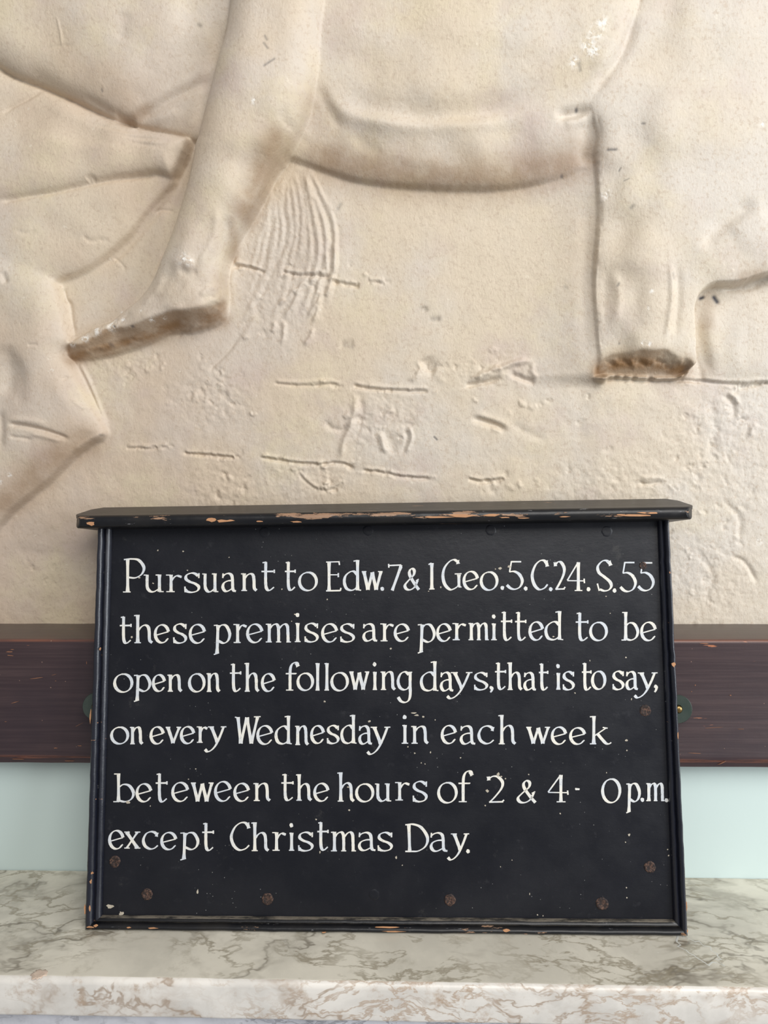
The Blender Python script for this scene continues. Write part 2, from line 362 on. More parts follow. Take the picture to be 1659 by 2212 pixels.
# cap: a weathered board sloping forward, ends cut to blunt points
FD = -.020
cl = S(172, 1118, 0)[0]; cr = S(1489, 1103, 0)[0]
zl = S(205, 1140, FD)[2]; zr = S(1470, 1121, FD)[2]
def cap():
    yf, yb = FD, .030
    # cross-section (y, height above underside)
    T = .0135; tl = math.tan(math.radians(17))
    pr = []
    for i in range(9):
        a = math.pi*i/8
        rr = .0062
        pr.append((yf+rr-rr*math.sin(a), T/2-(T/2)*math.cos(a) if i < 8 else T))
    pr[-1] = (yf+.0062, T)
    pr += [(yf+.014, T+.008*tl), (yb-.012, T+(yb-yf-.018)*tl), (yb-.002, T+(yb-yf-.008)*tl), (yb, T+(yb-yf-.010)*tl), (yb, 0)]
    V = []; F = []; m = len(pr); n = 110; rnd = random.Random(9)
    def inset(y):    # plan of the ends: blunt point
        t = (y-yf)/(yb-yf)
        if t < .34: return .011*(1-t/.34)**1.6
        if t > .62: return .016*((t-.62)/.38)**1.15
        return 0
    for i in range(n+1):
        t = i/n; j1 = rnd.gauss(0, .0002)
        for (y, h) in pr:
            a_ = cl+inset(y); b_ = cr-inset(y)
            z0 = zl+(zr-zl)*t
            V.append((a_+(b_-a_)*t, y+j1*(y < yf+.012), z0+h))
    for i in range(n):
        for j in range(m): F.append((i*m+j, i*m+(j+1) % m, (i+1)*m+(j+1) % m, (i+1)*m+j))
    # rounded end caps (ring shrunk towards its middle and pushed outwards)
    for e, base in ((-1, 0), (1, n*m)):
        prev = list(range(base, base+m)); ring = np.array([V[q] for q in prev]); c = ring.mean(0); xe = ring[:, 0].max() if e > 0 else ring[:, 0].min()
        for s_, push in ((.96, .0010), (.88, .0018), (.7, .0022), (.4, .0022), (.05, .0022)):
            cur = []
            for q in ring:
                v_ = c+(q-c)*s_; v_[0] = q[0]+(xe-q[0])*(1-s_)*.9+e*push; cur.append(len(V)); V.append(tuple(v_))
            for j in range(m): F.append((prev[j], prev[(j+1) % m], cur[(j+1) % m], cur[j]))
            prev = cur
        F.append(tuple(prev))
    Z0 = (zl+zr)/2
    o = mesh_obj('cap_moulding', [(x, y, z-Z0) for x, y, z in V], F, MCAP, parent=sign, smooth=True, label='overhanging sloped black cap with worn bare-wood front edge')
    o.location = (0, 0, Z0); o.data.set_sharp_from_angle(angle=math.radians(30)); return o
capo = cap()
# chips of bare wood at corners of the frame
def chip(px, py, rx, ry, d, mat=None, seed=0, name='chip', par=None, t=.0003, **k):
    c = S(px, py, d); rnd = random.Random(seed+int(px*7+py)); n = 9; V = []; F = []
    sx = rx/1560*.64; sz = ry/1560*.64
    rr = [1+rnd.uniform(-.35, .35) for _ in range(n)]
    for dd, s in ((d+.0004, 1), (d-t, .9)):
        for i in range(n):
            a = 2*math.pi*i/n; V.append((c[0]+sx*s*rr[i]*math.cos(a), dd, c[2]+sz*s*rr[i]*math.sin(a)))
    F = [tuple(range(n, 2*n))]+[(i, (i+1) % n, n+(i+1) % n, n+i) for i in range(n)]
    return V, F
def chips(name, lst, mat, d, label=None, par=None, kind='stuff'):
    V = []; F = []
    for i, q in enumerate(lst):
        dd = q[4] if len(q) > 4 else d
        v, f = chip(q[0], q[1], q[2], q[3], dd, seed=i); b = len(V); V += v; F += [tuple(x+b for x in y) for y in f]
    return mesh_obj(name, V, F, mat, parent=par or sign, label=label, kind=kind)
chips('bare_wood_chips', [(196, 2004, 10, 3.5, .0004), (206, 2000, 6, 3, .0002), (1476, 2018, 9, 3, .0004), (1483, 2012, 4, 5, .0008),
      (184, 1965, 3, 12, .0015), (194, 1963, 2.5, 8, 0.0002), (199, 1886, 3.5, 3, .0002), (196, 1905, 2.5, 5, .0002), (1482, 1960, 2.5, 14, .0014),
      (1455, 1436, 4.5, 6, .0003), (216, 1402, 2.5, 3.5, .0002), (195, 1548, 2, 16, .0022), (1464, 1588, 1.6, 10, .0004), (1447, 1237, 2, 3, .0003),
      (196, 1131, 10, 5, -.0195), (330, 2005, 12, 1.6, .0002), (278, 2004, 5, 1.6, .0002), (700, 2014, 6, 1.5, .0003), (838, 2003, 26, 2.2, .0003), (850, 2012, 30, 1.6, .0003),
      (1092, 2010, 9, 4, .0003), (1137, 2016, 6, 1.5, .0006), (485, 1125, 24, 4, -.0198), (455, 1123, 12, 5, -.0199), (560, 1126, 10, 2, -.0199), (300, 1122, 46, 1.3, -.0190),
      (520, 1120, 26, 1.6, -.0190), (640, 1127, 16, 2, -.0199), (690, 1118, 50, 1.6, -.0188), (1000, 1114, 34, 4, -.0199), (950, 1117, 40, 2.4, -.0199), (1064, 1112, 24, 3.4, -.0199), (1090, 1118, 14, 1.5, -.0199),
      (1375, 1113, 34, 2.6, -.0199), (1400, 1108, 26, 3, -.0198), (1340, 1112, 12, 1.6, -.0199), (1130, 1119, 16, 1.3, -.0199), (1220, 1116, 14, 1.5, -.0199)], MCHIP, 0,
      label='scattered chips where black paint has broken to bare wood')
fl = [(341, 1189, 2, 2), (396, 1191, 2.2, 2.2), (495, 1204, 1.8, 1.8), (301, 1248, 3, 2), (331, 1260, 3, 1.8), (405, 1232, 1.8, 1.8), (609, 1273, 2, 1.8), (952, 1269, 2.4, 2.4), (926, 1277, 2.2, 1.4),
      (1080, 1228, 4.5, 3.5), (1100, 1224, 5, 3.5), (1070, 1229, 2, 1.6), (1309, 1288, 2.2, 1.6), (285, 1376, 3, 3), (707, 1295, 2, 2), (844, 1401, 2.6, 2.2), (1196, 1375, 3, 2), (701, 1515, 3, 3), (1242, 1497, 2.4, 1.6),
      (798, 1558, 3.4, 3), (914, 1548, 3, 2.6), (893, 1540, 10, 2), (900, 1545, 7, 2.4), (940, 1555, 1.6, 1.6), (896, 1627, 2.8, 1.8), (881, 1613, 1.6, 1.8), (930, 1625, 1.8, 2.4), (995, 1637, 2, 2), (910, 1648, 1.5, 1.5), (918, 1650, 1.6, 1.6),
      (1052, 1708, 4, 4), (1076, 1673, 4, 5), (1083, 1677, 3, 2), (1092, 1682, 1.8, 2), (1142, 1673, 1.8, 2), (1048, 1740, 1.8, 1.8), (1210, 1757, 2, 2), (1353, 1599, 3.4, 3), (1354, 1621, 2, 1.8), (1359, 1803, 3.4, 3), (1351, 1819, 2, 1.6),
      (1353, 1917, 1.8, 1.8), (1354, 1939, 1.6, 1.6), (427, 1927, 2.6, 6.5), (238, 1958, 10, 5), (262, 1973, 6, 5), (683, 1770, 2.2, 2.4), (691, 1841, 1.8, 3), (856, 1852, 3, 3.6), (869, 1869, 1.5, 1.5), (1444, 1848, 2, 2),
      (423, 1661, 2, 1.5), (407, 1683, 2, 1.5), (325, 1741, 1.6, 1.6), (277, 1733, 5, 4), (1161, 1976, 1.8, 1.4), (1173, 1978, 1.4, 1.4), (1310, 1669, 1.5, 1.5), (1364, 1510, 1.4, 3), (1318, 1325, 1.5, 1.5), (1352, 1420, 2, 2),
      (1274, 1427, 1.6, 2), (752, 1700, 3, 1.6), (754, 1750, 3, 2.4), (1081, 1872, 1.4, 1.4), (1106, 1858, 1.4, 1.4), (1144, 1931, 1, 3.4), (1442, 1835, 1.6, 1.6), (637, 1327, 3, 2), (630, 1342, 1.6, 1.6)]
chips('paint_flecks', [q+() for q in fl], MFLECK, PD, label='small pale paint flecks scattered over the panel', par=panel)
# filled nail heads
for (x, y, r, vis) in [(318, 1932, 13, 1), (578, 1942, 13, 1), (972, 1944, 13, 1), (1301, 1952, 14, 1), (1404, 1873, 13, 1), (248, 1861, 13, 1), (1394, 1535, 13, 1), (1389, 1222, 9, 1), (571, 1150, 14, 0), (795, 1146, 14, 0), (1060, 1145, 14, 0), (1311, 1148, 14, 0), (808, 1933, 13, 0)]:
    c = S(x, y, PD); rad = r/1560*.72; n = 20; V = []; F = []; rnd = random.Random(x)
    rings = [(1.0, .0003), (.92, -.0006), (.7, -.0007), (.5, -.0003)] if vis else [(1.0, .0003), (.85, -.0001), (.6, -.00025), (.3, -.0002)]
    for s_, dd in rings:
        for i in range(n):
            a = 2*math.pi*i/n; q = 1+rnd.uniform(-.08, .08); V.append((c[0]+rad*s_*q*math.cos(a), PD+dd, c[2]+rad*s_*q*math.sin(a)))
    for r_ in range(3):
        for i in range(n): F.append((r_*n+i, r_*n+(i+1) % n, (r_+1)*n+(i+1) % n, (r_+1)*n+i))
    F.append(tuple(range(3*n, 4*n)))
    mesh_obj('nail_head', V, F, MNAIL if vis else MPANEL, parent=panel, smooth=True)
# round glass hanging plates behind both edges
for (x, y) in ((206, 1526), (1466, 1532)):
    d0 = .0117; c = S(x, y, d0); R_ = 29/1560*.78; V = []; F = []; n = 40
    for s_, dd in ((1, d0+.0035), (1, d0+.0012), (.94, d0), (.3, d0+.0006), (.26, d0+.0028)):
        for i in range(n):
            a = 2*math.pi*i/n; V.append((c[0]+R_*s_*math.cos(a), dd, c[2]+R_*s_*math.sin(a)))
    for r_ in range(4):
        for i in range(n): F.append((r_*n+i, r_*n+(i+1) % n, (r_+1)*n+(i+1) % n, (r_+1)*n+i))
    F.append(tuple(range(n))); F.append(tuple(range(4*n, 5*n)))
    pl = mesh_obj('hanging_plate', V, F, MPLATE, parent=sign, label='round dark plate showing at the board edge')
    V = []; F = []
    for s_, dd in ((1, d0+.003), (1, d0-.001), (.7, d0-.0018), (.2, d0-.0020)):
        for i in range(16):
            a = 2*math.pi*i/16; V.append((c[0]+.0036*s_*math.cos(a), dd, c[2]+.0036*s_*math.sin(a)))
    for r_ in range(3):
        for i in range(16): F.append((r_*16+i, r_*16+(i+1) % 16, (r_+1)*16+(i+1) % 16, (r_+1)*16+i))
    F.append(tuple(range(48, 64)))
    mesh_obj('screw', V, F, MBRASS, parent=pl, smooth=True)

# ------------------------------------------------------------------ hand lettering
# strokes in the letter's own box (0..1): c = curve, l = line, t = thin serif line, B = blob
def arc(cx, cy, rx, ry, a0, a1, n=10):
    return [(cx+rx*math.cos(math.radians(a0+(a1-a0)*i/n)), cy+ry*math.sin(math.radians(a0+(a1-a0)*i/n))) for i in range(n+1)]
G = {
 'o': [('c', arc(.5, .5, .5, .5, 100, 460, 14))], 'O': [('c', arc(.5, .5, .5, .5, 100, 460, 14))],
 'e': [('t', [(.06, .42), (.98, .62)]), ('c', arc(.5, .5, .5, .5, 14, 322, 13)+[(.97, .24)])],
 'c': [('c', [(.93, .86), (.75, .97), (.5, 1), (.2, .87), (.02, .52), (.13, .18), (.45, 0), (.75, .03), (1, .2)]), ('l', [(.96, .95), (.9, .72)])],
 'n': [('t', [(0, .97), (.2, .98)]), ('l', [(.2, 1), (.2, 0)]), ('t', [(.02, 0), (.38, 0)]), ('c', [(.22, .68), (.38, .88), (.58, .98), (.76, .9), (.82, .6), (.84, .15), (.98, 0)])],
 'm': [('t', [(0, .97), (.12, .98)]), ('l', [(.14, 1), (.14, 0)]), ('t', [(0, 0), (.24, 0)]), ('c', [(.15, .7), (.26, .9), (.4, .98), (.49, .86), (.51, .5), (.51, 0)]), ('t', [(.41, 0), (.61, 0)]),
       ('c', [(.52, .7), (.64, .9), (.76, .98), (.86, .86), (.88, .5), (.89, 0)]), ('t', [(.82, 0), (1, 0)])],
 'h': [('t', [(0, .97), (.18, .98)]), ('l', [(.2, 1), (.2, 0)]), ('t', [(.02, 0), (.37, 0)]), ('c', [(.22, .42), (.38, .56), (.58, .63), (.76, .57), (.82, .4), (.84, .1), (.98, 0)])],
 'u': [('t', [(0, .97), (.17, .97)]), ('c', [(.18, .99), (.17, .6), (.19, .22), (.33, .02), (.52, .0), (.76, .16)]), ('t', [(.6, .97), (.78, .98)]), ('l', [(.79, 1), (.79, 0)]), ('t', [(.76, 0), (1, 0)])],
 'r': [('t', [(0, .97), (.3, .97)]), ('l', [(.32, .99), (.32, 0)]), ('t', [(.02, 0), (.55, 0)]), ('c', [(.34, .62), (.5, .82), (.7, .93), (1, .86)]), ('l', [(.75, .93), (.97, .86)])],
 's': [('c', [(.9, .86), (.7, .97), (.45, 1), (.15, .9), (.1, .7), (.35, .55), (.7, .45), (.95, .28), (.85, .08), (.5, 0), (.2, .04), (.05, .14)]), ('t', [(.96, 1), (.95, .74)]), ('t', [(.03, .3), (.05, 0)])],
 'a': [('t', [(.05, 1), (.03, .74)]), ('c', [(.05, .84), (.2, .95), (.45, 1), (.66, .9), (.73, .65), (.75, .18), (.82, .04), (.98, 0)]), ('c', [(.72, .6), (.4, .58), (.12, .46), (.03, .24), (.15, .04), (.38, 0), (.73, .16)])],
 't': [('t', [(.08, .97), (.36, 1)]), ('c', [(.33, 1), (.32, .7), (.32, .25), (.4, .05), (.62, 0), (.95, .11)]), ('t', [(0, .67), (.98, .68)]), ('t', [(.0, .655), (.9, .655)]), ('t', [(.97, .73), (.97, .61)])],
 'i': [('B', (.45, .93, 1)), ('t', [(.1, .63), (.5, .64)]), ('l', [(.5, .65), (.5, 0)]), ('t', [(0, 0), (1, 0)])],
 'l': [('t', [(0, .98), (.55, .99)]), ('l', [(.55, 1), (.53, 0)]), ('t', [(0, 0), (1, 0)])],
 'd': [('c', [(.76, .52), (.58, .62), (.35, .61), (.08, .48), (0, .28), (.12, .07), (.38, 0), (.6, .03), (.78, .12)]), ('l', [(.79, 1), (.79, 0)]), ('t', [(.55, .96), (.79, .99)]), ('t', [(.76, .02), (1, 0)])],
 'b': [('l', [(.26, 1), (.26, .02)]), ('t', [(.04, .98), (.26, .98)]), ('t', [(0, 0), (.3, 0)]), ('c', [(.27, .5), (.5, .61), (.8, .56), (1, .32), (.9, .1), (.6, 0), (.27, .04)])],
 'f': [('c', [(.98, .86), (.9, .97), (.7, .99), (.5, .93), (.37, .78), (.34, .5), (.34, 0)]), ('l', [(.84, .97), (.98, .85)]), ('t', [(0, .6), (.86, .6)]), ('t', [(.0, .588), (.8, .588)]), ('t', [(.02, 0), (.6, 0)])],
 'g': [('c', [(.76, .9), (.5, .99), (.18, .92), (.0, .7), (.12, .49), (.4, .41), (.65, .44), (.8, .52)]), ('c', [(.86, .97), (.85, .6), (.86, .25), (.75, .07), (.5, 0), (.2, .04), (0, .17)]), ('t', [(.66, .97), (1, .98)])],
 'p': [('t', [(0, .97), (.24, .98)]), ('l', [(.26, .98), (.2, .04)]), ('t', [(.0, .0), (.32, .06)]), ('c', [(.26, .86), (.48, .98), (.78, .95), (.99, .7), (.9, .48), (.62, .38), (.24, .47)])],
 'y': [('t', [(.14, .98), (.42, .98)]), ('l', [(.3, .98), (.58, .38)]), ('c', [(.87, .97), (.7, .6), (.5, .25), (.3, .06), (.12, .0), (0, .09)]), ('t', [(.74, .98), (1, .985)])],
 'v': [('t', [(0, .98), (.3, .98)]), ('l', [(.14, .98), (.48, 0)]), ('l', [(.88, .98), (.48, 0)]), ('t', [(.7, .98), (1, .98)])],
 'w': [('t', [(0, .98), (.22, .98)]), ('l', [(.1, .98), (.3, 0)]), ('l', [(.5, .92), (.3, 0)]), ('l', [(.5, .95), (.7, 0)]), ('l', [(.92, .97), (.7, 0)]), ('t', [(.78, .98), (1, .98)])],
 'W': [('t', [(0, .97), (.18, .94)]), ('l', [(.12, .97), (.23, 0)]), ('l', [(.46, .96), (.23, 0)]), ('l', [(.47, .96), (.64, 0)]), ('l', [(.88, .97), (.64, 0)]), ('t', [(.74, .98), (1, .99)])],
 'k': [('t', [(0, .97), (.18, .98)]), ('l', [(.19, 1), (.18, 0)]), ('t', [(.0, 0), (.3, 0)]), ('l', [(.76, .57), (.24, .3)]), ('t', [(.6, .59), (.83, .56)]), ('c', [(.36, .36), (.55, .18), (.75, .02), (.9, 0), (1, .05)])],
 'x': [('l', [(.15, .97), (.82, 0)]), ('l', [(.82, .97), (.15, 0)]), ('t', [(0, .98), (.34, .98)]), ('t', [(.66, .98), (1, .98)]), ('t', [(0, 0), (.34, 0)]), ('t', [(.64, 0), (1, 0)])],
 'P': [('l', [(.22, .98), (.22, 0)]), ('t', [(0, 0), (.36, 0)]), ('c', [(.04, .98), (.4, 1), (.75, .96), (.99, .75), (.9, .55), (.6, .43), (.26, .44)])],
 'E': [('l', [(.2, .98), (.2, 0)]), ('t', [(0, .97), (.9, .98)]), ('t', [(.86, 1), (.9, .87)]), ('t', [(.2, .54), (.82, .54)]), ('t', [(.82, .6), (.82, .46)]), ('l', [(0, 0), (.95, .01)]), ('t', [(.95, 0), (1, .1)])],
 'D': [('l', [(.16, .98), (.2, 0)]), ('c', [(0, .98), (.35, 1), (.72, .88), (1, .52), (.92, .2), (.6, .02), (.3, 0), (0, 0)])],
 'C': [('c', [(.96, .86), (.78, .98), (.5, .97), (.2, .8), (.02, .48), (.15, .17), (.45, 0), (.78, .04), (1, .17)]), ('l', [(.9, .98), (.98, .78)])],
 'G': [('c', [(.82, .92), (.6, 1), (.35, .93), (.1, .72), (.02, .45), (.12, .17), (.38, 0), (.6, .02), (.86, .13)]), ('l', [(.78, .98), (.82, .86)]), ('l', [(.86, .5), (.86, .08)]), ('t', [(.64, .52), (1, .53)]), ('t', [(.84, .08), (1, .08)])],
 'S': [('c', [(.9, .88), (.65, .99), (.35, .97), (.06, .8), (.14, .6), (.5, .46), (.88, .3), (.98, .15), (.8, .03), (.5, 0), (.2, .05)]), ('l', [(.82, .98), (.94, .83)]), ('t', [(.03, .24), (.16, 0)])],
 '7': [('l', [(.0, .94), (.98, .96)]), ('t', [(0, 1), (.02, .86)]), ('l', [(.97, .96), (.3, .03)]), ('l', [(.97, .9), (.28, 0)])],
 '1': [('t', [(0, .94), (.5, 1)]), ('l', [(.55, 1), (.55, 0)]), ('t', [(.1, 0), (1, .01)])],
 '2': [('c', [(.05, .88), (.3, .99), (.62, .97), (.9, .78), (.85, .55), (.5, .26), (.1, 0)]), ('l', [(.03, .98), (.06, .84)]), ('l', [(.08, .02), (.95, .03)]), ('t', [(.85, .02), (1, .1)])],
 '4': [('t', [(.62, 1), (0, .36)]), ('t', [(0, .35), (.97, .34)]), ('l', [(.63, 1), (.63, 0)]), ('t', [(.42, 0), (.86, 0)]), ('t', [(.96, .42), (.98, .26)])],
 '5': [('l', [(.3, .98), (.93, .98)]), ('t', [(.3, 1), (.18, .62)]), ('c', [(.16, .62), (.5, .63), (.82, .52), (1, .3), (.86, .09), (.55, 0), (.25, .03), (0, .15)])],
 '0': [('c', arc(.5, .5, .5, .5, 100, 460, 14))],
 '&': [('c', [(.98, 0), (.72, .25), (.4, .62), (.33, .85), (.48, 1), (.66, .92), (.62, .7), (.3, .46), (.03, .22), (.12, .04), (.4, 0), (.7, .14), (.9, .45)]), ('l', [(.78, .42), (.97, .5)])],
 '.': [('B', (.5, .5, 1))], ',': [('B', (.45, .9, .85)), ('c', [(.62, .95), (.9, .5), (.55, -.1), (.05, -.5)])], '-': [('l', [(0, .7), (.95, .5)]), ('l', [(.1, .4), (.9, .45)])],
}
STEM, THIN = 6.6, 2.6
K = 4.1475
LINES = [  # word, strip origin, zoom, boxes (x0, x1, top, bottom) per letter as measured on the board
 ('Pursuant', 250, 1190, K, [(55,265,65,375),(240,440,205,372),(440,602,205,372),(605,762,192,378),(765,930,195,372),(945,1090,195,368),(1112,1275,195,362),(1295,1435,92,360)]),
 ('to', 650, 1190, K, [(-154,-38,92,358),(-24,150,185,362)]),
 ('Edw.', 650, 1190, K, [(215,370,85,365),(378,550,75,360),(535,742,175,355),(715,742,325,355)]),
 ('7', 650, 1190, K, [(775,912,110,362)]), ('&', 650, 1190, K, [(918,1070,152,355)]), ('1', 650, 1190, K, [(1132,1208,102,350)]),
 ('Geo.', 650, 1190, K, [(1258,1450,72,352),(1450,1595,178,352),(1604,1768,182,358),(1788,1821,318,345)]),
 ('5.', 1030, 1190, K, [(258,418,85,350),(425,450,325,350)]), ('C.', 1030, 1190, K, [(482,645,75,352),(648,675,330,357)]),
 ('24.', 1030, 1190, K, [(688,802,90,355),(800,978,95,362),(985,1015,330,357)]), ('S.', 1030, 1190, K, [(1065,1218,78,365),(1222,1245,342,370)]),
 ('55', 1030, 1190, K, [(1275,1432,92,370),(1435,1592,95,362)]),
 ('these', 240, 1310, K, [(68,192,85,335),(195,382,68,332),(385,527,158,332),(548,685,150,335),(698,850,155,335)]),
 ('premises', 240, 1310, K, [(910,1075,155,438),(1085,1225,150,330),(1212,1365,152,330),(1375,1622,148,325),(1635,1709,52,322),(1724,1864,145,325),(1884,2034,150,325),(2044,2189,150,325)]),
 ('are', 640, 1310, K, [(590,738,150,315),(742,882,145,315),(875,1018,152,318)]),
 ('permitted', 640, 1310, K, [(1078,1248,150,425),(1255,1392,150,318),(1388,1530,142,305),(1532,1735,142,305),(1735,1807,68,305),(1822,1942,42,308),(1949,2069,45,308),(2082,2219,132,308),(2225,2402,35,305)]),
 ('to', 1030, 1310, K, [(875,1008,50,310),(1008,1172,135,312)]), ('be', 1030, 1310, K, [(1285,1452,42,308),(1465,1612,135,312)]),
 ('open', 235, 1420, K, [(42,218,142,318),(215,380,148,402),(388,512,150,310),(515,665,148,310)]), ('on', 235, 1420, K, [(712,865,140,315),(865,1005,135,312)]),
 ('the', 235, 1420, K, [(1075,1195,52,310),(1205,1355,42,310),(1365,1495,140,310)]),
 ('following', 635, 1420, K, [(-84,50,38,300),(25,178,135,302),(182,240,45,300),(262,325,45,300),(328,490,130,305),(485,685,120,295),(695,755,38,295),(765,918,120,295),(922,1070,120,410)]),
 ('days,', 635, 1420, K, [(1130,1305,28,305),(1305,1440,128,305),(1362,1610,125,375),(1605,1743,130,298),(1753,1783,262,305)]),
 ('that', 1030, 1420, K, [(152,270,42,292),(262,415,38,295),(415,542,130,297),(545,648,50,297)]), ('is', 1030, 1420, K, [(700,760,55,292),(762,880,122,297)]),
 ('to', 1030, 1420, K, [(930,1035,45,297),(1025,1158,118,292)]), ('say,', 1030, 1420, K, [(1208,1325,118,295),(1330,1455,122,292),(1402,1630,128,368),(1585,1618,250,300)]),
 ('on', 230, 1530, K, [(35,202,162,325),(200,335,160,325)]), ('every', 230, 1530, K, [(388,522,160,325),(520,680,160,318),(660,795,158,322),(798,915,155,312),(872,1085,155,395)]),
 ('Wednesday', 230, 1530, K, [(1140,1392,65,322),(1345,1495,150,328),(1508,1671,60,325),(1679,1819,150,332),(1827,1957,150,320),(1967,2091,148,322),(2097,2251,52,320),(2254,2391,152,325),(2327,2554,158,418)]),
 ('in', 630, 1530, K, [(975,1055,55,320),(1060,1235,152,320)]),
 ('each', 940, 1530, K, [(52,195,148,322),(218,372,152,325),(378,535,152,322),(555,732,52,325)]), ('week', 940, 1530, K, [(805,1040,160,322),(1038,1182,162,328),(1202,1352,168,328),(1375,1588,62,325)]),
 ('beteween', 235, 1655, K, [(30,232,58,325),(242,390,152,325),(410,535,60,325),(562,720,140,322),(725,950,140,322),(945,1102,132,320),(1118,1265,148,320),(1285,1457,145,315)]),
 ('the', 635, 1655, K, [(-124,5,65,312),(8,168,65,312),(175,318,148,320)]), ('hours', 635, 1655, K, [(378,550,48,320),(550,718,152,325),(715,882,148,318),(895,1045,135,310),(1055,1202,130,325)]),
 ('of', 635, 1655, K, [(1285,1465,140,335),(1463,1608,35,325)]),
 ('2', 1040, 1655, 4.046, [(45,208,80,325)]), ('&', 1040, 1655, 4.046, [(305,485,120,325)]), ('4-', 1040, 1655, 4.046, [(572,770,70,318),(808,870,185,218)]),
 ('0', 1040, 1655, 4.046, [(1048,1220,105,325)]), ('p.m.', 1040, 1655, 4.046, [(1255,1392,142,415),(1392,1420,278,308),(1430,1610,142,308),(1605,1628,285,312)]),
 ('except', 225, 1760, K, [(38,182,135,312),(170,335,145,305),(338,492,145,312),(505,655,152,318),(672,852,150,412),(868,992,68,325)]),
 ('Christmas', 225, 1760, K, [(1125,1310,60,322),(1308,1485,60,328),(1495,1638,148,325),(1645,1714,70,325),(1729,1881,150,330),(1899,2019,60,322),(2021,2267,145,330),(2271,2444,152,325),(2441,2591,152,330)]),
 ('Day.', 625, 1760, K, [(1028,1248,78,335),(1255,1430,155,332),(1410,1622,160,410),(1585,1615,310,345)]),
]
rl = random.Random(4)
def px_to_panel(x, y):
    return S(x, y, PD)
def ribbon(pts, widths, V, F, lift):
    n = len(pts); base = len(V); L = []
    for i in range(n):
        a = pts[max(i-1, 0)]; b = pts[min(i+1, n-1)]; t = b-a; t = t/(np.hypot(*t)+1e-9); nrm = np.array([-t[1], t[0]])
        L.append((pts[i]+nrm*widths[i]/2, pts[i]-nrm*widths[i]/2))
    for a, b in L:
        for q in (a, b):
            s = px_to_panel(q[0], q[1]); V.append((s[0], PD-.00012-lift, s[2]))
    for a, b in L:
        for q in (a, b):
            s = px_to_panel(q[0], q[1]); V.append((s[0], PD+.0001, s[2]))
    for i in range(n-1):
        F.append((base+2*i, base+2*i+1, base+2*i+3, base+2*i+2))
        o_ = 2*n
        F.append((base+2*i, base+2*i+2, base+o_+2*i+2, base+o_+2*i)); F.append((base+2*i+1, base+o_+2*i+1, base+o_+2*i+3, base+2*i+3))
    F.append((base, base+2*n, base+2*n+1, base+1)); F.append((base+2*n-2, base+2*n-1, base+4*n-1, base+4*n-2))
def letter(ch, x0, x1, y0, y1, V, F):
    """px box -> strokes of a broad brush held at a slant"""
    ix = min(2.6, (x1-x0)*.2); iy = 1.7
    X0, X1, Y0, Y1 = x0+ix, x1-ix, y1-iy, y0+iy
    mp = lambda p: np.array([X0+(X1-X0)*p[0], Y0+(Y1-Y0)*p[1]])
    nib = math.radians(24)
    for si, (kd, data) in enumerate(G[ch]):
        lift = .00001*(si+rl.random())
        if kd == 'B':
            c = mp(data[:2]); r = 4.2*data[2]; n = 12; pts = []
            base = len(V); jj = [rl.uniform(.85, 1.12) for _ in range(n)]
            for dd in (PD-.00016, PD+.0001):
                for i in range(n):
                    a = 2*math.pi*i/n; s = px_to_panel(c[0]+r*jj[i]*math.cos(a), c[1]+r*1.1*jj[i]*math.sin(a)); V.append((s[0], dd, s[2]))
            F.append(tuple(base+i for i in range(n))); F += [(base+i, base+(i+1) % n, base+n+(i+1) % n, base+n+i) for i in range(n)]
            continue
        P = [mp(p) for p in data]
        if kd == 'c': P = list(catmull(P, n=5))
        elif kd == 'l': P = [P[0]+(P[1]-P[0])*t for t in np.linspace(0, 1, 6)]
        else: P = [P[0]+(P[1]-P[0])*t for t in np.linspace(0, 1, 4)]
        W = []; n = len(P)
        for i in range(n):
            t = P[min(i+1, n-1)]-P[max(i-1, 0)]; t = t/(np.hypot(*t)+1e-9)
            cr = abs(t[0]*math.sin(-nib)-t[1]*math.cos(nib))
            if kd == 't': wd = THIN*(.9+.35*abs(t[1]))
            else:
                wd = math.sqrt((STEM*(cr-.12 if cr > .12 else 0))**2*1.2+THIN**2*.95); wd = min(wd, STEM+.7)
            if kd == 'l' and abs(t[1]) > .8:         # stems flare at both ends
                u_ = i/(n-1); wd *= 1+.32*max(0, 1-min(u_, 1-u_)*6)
            W.append(wd*rl.uniform(.94, 1.06))
        ribbon(P, W, V, F, lift)
for word, ox, oy, kz, boxes in LINES:
    V = []; F = []
    for ch, (a, b, c, d) in zip(word, boxes):
        letter(ch, ox+a/kz, ox+b/kz, oy+c/kz, oy+d/kz, V, F)
    me = bpy.data.meshes.new('painted_word'); me.from_pydata([tuple(map(float, v)) for v in V], [], F); me.materials.append(MW)
    o = bpy.data.objects.new('painted_word', me); sc.collection.objects.link(o); o.parent = panel
    o['label'] = "white hand-painted lettering reading '%s'" % word

# ------------------------------------------------------------------ plaster relief (modelled as a height field, in cm above its ground)
NXG, NZG = 1040, 770
X0R, X1R, Z0R, Z1R = -.50, .53, ZT+.0002, 1.035
gx = np.linspace(X0R, X1R, NXG); gz = np.linspace(Z0R, Z1R, NZG); GX, GZ = np.meshgrid(gx, gz)
PX = .00053                                     # one photo pixel on the wall, metres
WN = np.array([0, 1., 0])
def W_(p, h):                                   # photo point -> (X, Z) on the wall at height h cm
    q = hit(p[0], p[1], (0, YBG-h/100., 0), WN); return (q[0], q[2])
def crop(P, m):
    a = np.searchsorted(gx, P[:, 0].min()-m); b = np.searchsorted(gx, P[:, 0].max()+m)
    c = np.searchsorted(gz, P[:, 1].min()-m); d = np.searchsorted(gz, P[:, 1].max()+m)
    return slice(max(c, 0), max(min(d, NZG), 1)), slice(max(a, 0), max(min(b, NXG), 1))
